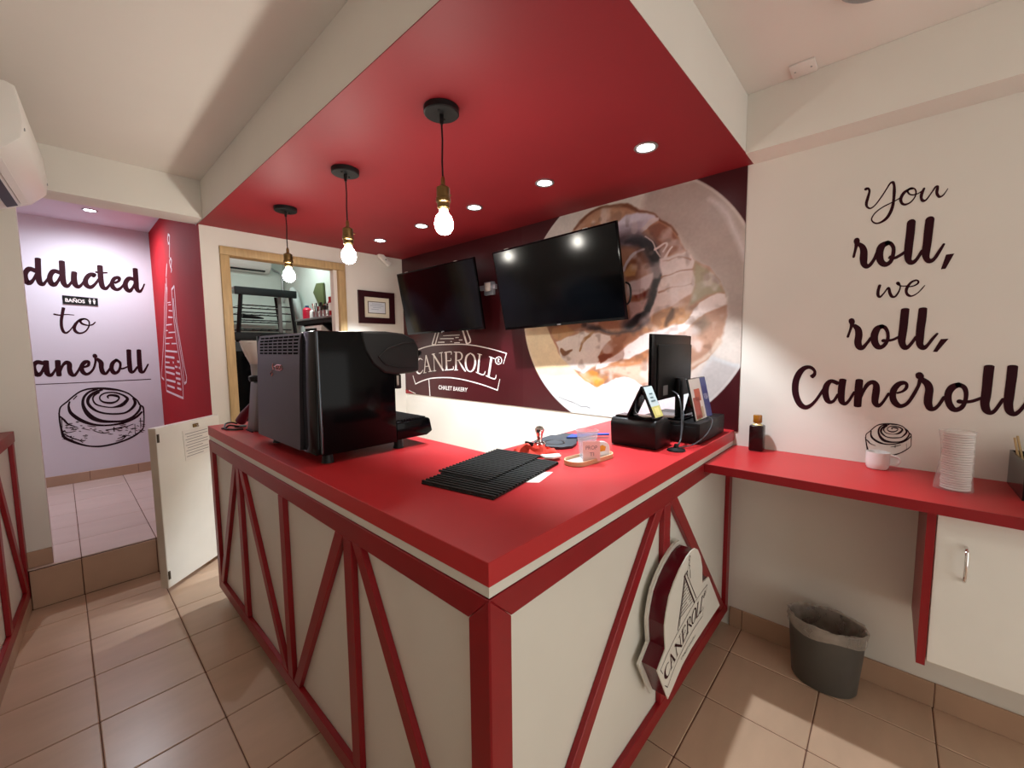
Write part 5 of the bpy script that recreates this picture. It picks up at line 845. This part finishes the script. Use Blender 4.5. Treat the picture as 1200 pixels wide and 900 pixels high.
# ================================================================== KITCHEN THINGS
def fKA(p, q, s): return (1.02+s, 6.349-p, 2.66+q)
aircon(fKA, 0.98, 'grey white air conditioner on the kitchen wall', loc=(1.5, 6.34, 2.66), D=0.2, H=0.27)
ov = thing('kitchen_oven', (1.45, 5.55, 0), 'dark grey steel oven below the rack in the kitchen', 'oven')
DK = mat('dark oven steel', (52, 56, 58), 0.4, metal=0.3)
B().box(0.98, 1.98, 5.3, 5.95, 0.06, 1.72).done('case', DK, ov, bevel=0.01)
for k in range(2):
    d_ = B().box(1.0+k*0.49, 1.47+k*0.49, 5.278, 5.299, 0.15, 1.62).done('door', BLACKG, ov, bevel=0.006)
    B().cyl((1.44+k*0.06, 5.262, 0.6), (1.44+k*0.06, 5.262, 1.2), 0.01).done('handle', STEEL, d_)
for x in (1.04, 1.92):
    for y in (5.36, 5.89): B().cyl((x, y, 0.001), (x, y, 0.06), 0.025).done('foot', BLACK, ov)
rk = thing('cooling_rack', (1.7, 5.6, 1.72), 'black metal rack with wire shelves on top of the oven', 'rack')
RKM = mat('black painted steel', (14, 18, 20), 0.45, spec=0.3)
for x0_, x1_ in ((1.42, 1.36), (1.93, 1.98)):
    for y in (5.38, 5.86): B().tube([(x1_, y, 1.722), (x0_, y, 2.30)], 0.022, 4).done('post', RKM, rk)
B().box(1.36, 2.0, 5.355, 5.40, 2.25, 2.335).done('top_beam', RKM, rk, bevel=0.004)
B().box(1.36, 2.0, 5.40, 5.88, 2.31, 2.335).done('top_panel', ALU, rk)
B().box(1.33, 2.0, 5.355, 5.40, 1.74, 1.83).done('lower_beam', RKM, rk, bevel=0.004)
B().box(1.80, 1.835, 5.39, 5.42, 1.83, 2.25).done('inner_post', GREY, rk)
for z in (1.87, 1.97, 2.06, 2.14):
    for k in range(2): B().cyl((1.40, 5.42+k*0.4, z), (1.94, 5.42+k*0.4, z), 0.007).done('shelf_bar', RKM, rk)
    for k in range(6): B().cyl((1.45+k*0.09, 5.42, z+0.008), (1.45+k*0.09, 5.84, z+0.008), 0.003, seg=6).done('shelf_wire', STEEL, rk)
tg = tag(B().tube([(1.44, 5.46, 2.02), (1.50, 5.46, 2.012), (1.60, 5.47, 2.006), (1.66, 5.48, 2.0)], [0.03, 0.02, 0.016, 0.008], 8).done('dark_ladle', RKM), 'dark ladle lying on the wire rack in the kitchen', 'ladle')
ks = thing('steel_shelf', (2.07, 5.1, 1.985), 'grey steel shelf along the kitchen side wall', 'shelf')
B().box(1.94, 2.199, 4.05, 5.29, 1.962, 1.985).done('board', ALU, ks, bevel=0.002)
B().box(1.955, 2.199, 4.05, 5.28, 1.92, 1.961).done('apron', BLACKM, ks)
for y in (4.6, 5.1): B().prism([(1.96, 1.919), (2.199, 1.919), (2.199, 1.70)], y, y+0.03, lambda a, b, d: (a, d, b)).done('bracket', BLACK, ks)
mwv = thing('microwave', (2.1, 4.85, 1.62), 'white framed microwave under the kitchen shelf', 'microwave')
B().box(1.97, 2.19, 4.65, 5.09, 1.66, 1.90).done('case', CPLAST, mwv, bevel=0.006)
B().box(1.962, 1.9695, 4.76, 5.06, 1.69, 1.87).done('window', BLACKG, mwv)
mw2 = thing('steel_canister', (2.08, 4.42, 1.6), 'rounded steel canister hanging under the kitchen shelf', 'canister')
B().lathe([(0.085, 0), (0.09, 0.01), (0.09, 0.20), (0.07, 0.235), (0.02, 0.245)], (2.095, 4.38, 1.66), 24).done('shell', ALU, mw2)
mwb = thing('wall_ledge', (2.1, 4.7, 1.62), 'white lower ledge under the kitchen shelf', 'shelf')
B().box(1.95, 2.199, 4.25, 5.2, 1.63, 1.6585).done('board', CPLAST, mwb)
def jar(x, y, h, r, col, name, label, cat, lidc=None, group=None):
    t = thing(name, (x, y, 1.985), label, cat, group)
    B().lathe([(r*0.95, 0.0005), (r, 0.006), (r, h*0.7), (r*0.7, h*0.82), (r*0.4, h*0.86)], (x, y, 1.985), 18).done('body', mat('jar %d %d %d' % col, col, 0.3), t)
    B().lathe([(r*0.42, h*0.861), (r*0.42, h), (r*0.3, h*1.01)], (x, y, 1.985), 14).done('cap', mat('cap %d %d %d' % (lidc or col), lidc or col, 0.4), t)
jar(2.02, 5.12, 0.16, 0.05, (214, 44, 74), 'syrup_bottle', 'red syrup bottle with blue cap on kitchen shelf', 'bottle', (40, 84, 130))
jar(2.04, 5.02, 0.12, 0.032, (226, 228, 228), 'white_jar', 'small white jar beside the red syrup bottle', 'jar')
for k, y in enumerate((4.92, 4.83, 4.73, 4.64)):
    t = thing('utensil_cup', (2.04, y, 1.985), 'steel cup of utensils on the kitchen shelf, %s from the red syrup bottle' % ('first', 'second', 'third', 'fourth')[k], 'utensil cup', 'utensil cups on the kitchen shelf')
    B().lathe([(0.036, 0.0005), (0.038, 0.08), (0.036, 0.08), (0.034, 0.006)], (2.04, y, 1.985), 18, cap=False).done('cup', ALU, t)
    for q in range(4):
        a = q*1.6+k; h = 0.13+0.02*((q+k) % 3)
        u = B().tube([(2.04+0.012*math.cos(a), y+0.012*math.sin(a), 1.99), (2.04+0.03*math.cos(a), y+0.03*math.sin(a), 1.985+h)], [0.005, 0.009 if q % 2 else 0.016], 8)
        u.done('utensil', (BLACK, DW, STEEL, BLACK)[q], t)
for k, (y, h, c) in enumerate(((4.52, 0.21, (170, 34, 44)), (4.45, 0.17, (60, 30, 34)))):
    t = thing('tall_tin', (2.05, y, 1.985), ('tall red tin with white label at the near end of kitchen shelf', 'short dark maroon tin at the near end of kitchen shelf')[k], 'tin')
    B().lathe([(0.036, 0.0005), (0.037, 0.004), (0.037, h), (0.03, h+0.004)], (2.05, y, 1.985), 20).done('body', mat('tin %d' % k, c, 0.35), t)
    B().lathe([(0.0375, h*0.3), (0.0375, h*0.7)], (2.05, y, 1.985), 20, cap=False).done('label_band', PAPER, t)
gl = thing('green_fan', (2.15, 5.12, 2.3), 'olive green folded fan hung on the kitchen wall', 'fan')
B().prism([(5.30, 2.33), (5.20, 2.43), (5.02, 2.42), (5.00, 2.10), (5.12, 2.12)], 2.17, 2.195, lambda a, b, d: (d, a, b)).done('blade', mat('olive', (84, 96, 58), 0.6), gl, bevel=0.003)
wh = thing('white_bucket', (2.1, 5.6, 2.0), 'leaning grey white plastic tube behind the rack', 'tube')
B().tube([(2.13, 5.45, 1.75), (2.11, 5.62, 2.10), (2.10, 5.74, 2.36), (2.10, 5.77, 2.42)], [0.05, 0.05, 0.06, 0.03], 12).done('tube', mat('grey tube', (168, 174, 172), 0.4), wh)
pp = thing('drain_pipe', (2.0, 6.3, 2.7), 'thin grey pipe running from the kitchen air conditioner', 'pipe')
B().tube(crom([(1.98, 6.32, 2.78), (2.08, 6.32, 2.72), (2.17, 6.32, 2.66), (2.18, 6.32, 2.5), (2.18, 6.32, 2.3)], 4), 0.012, 8).done('pipe', ALU, pp)
ss = tag(B().box(1.30, 1.34, 6.335, 6.349, 2.58, 2.69).done('wall_socket', ALU, bevel=0.003), 'small grey socket on kitchen wall under the air conditioner', 'socket')
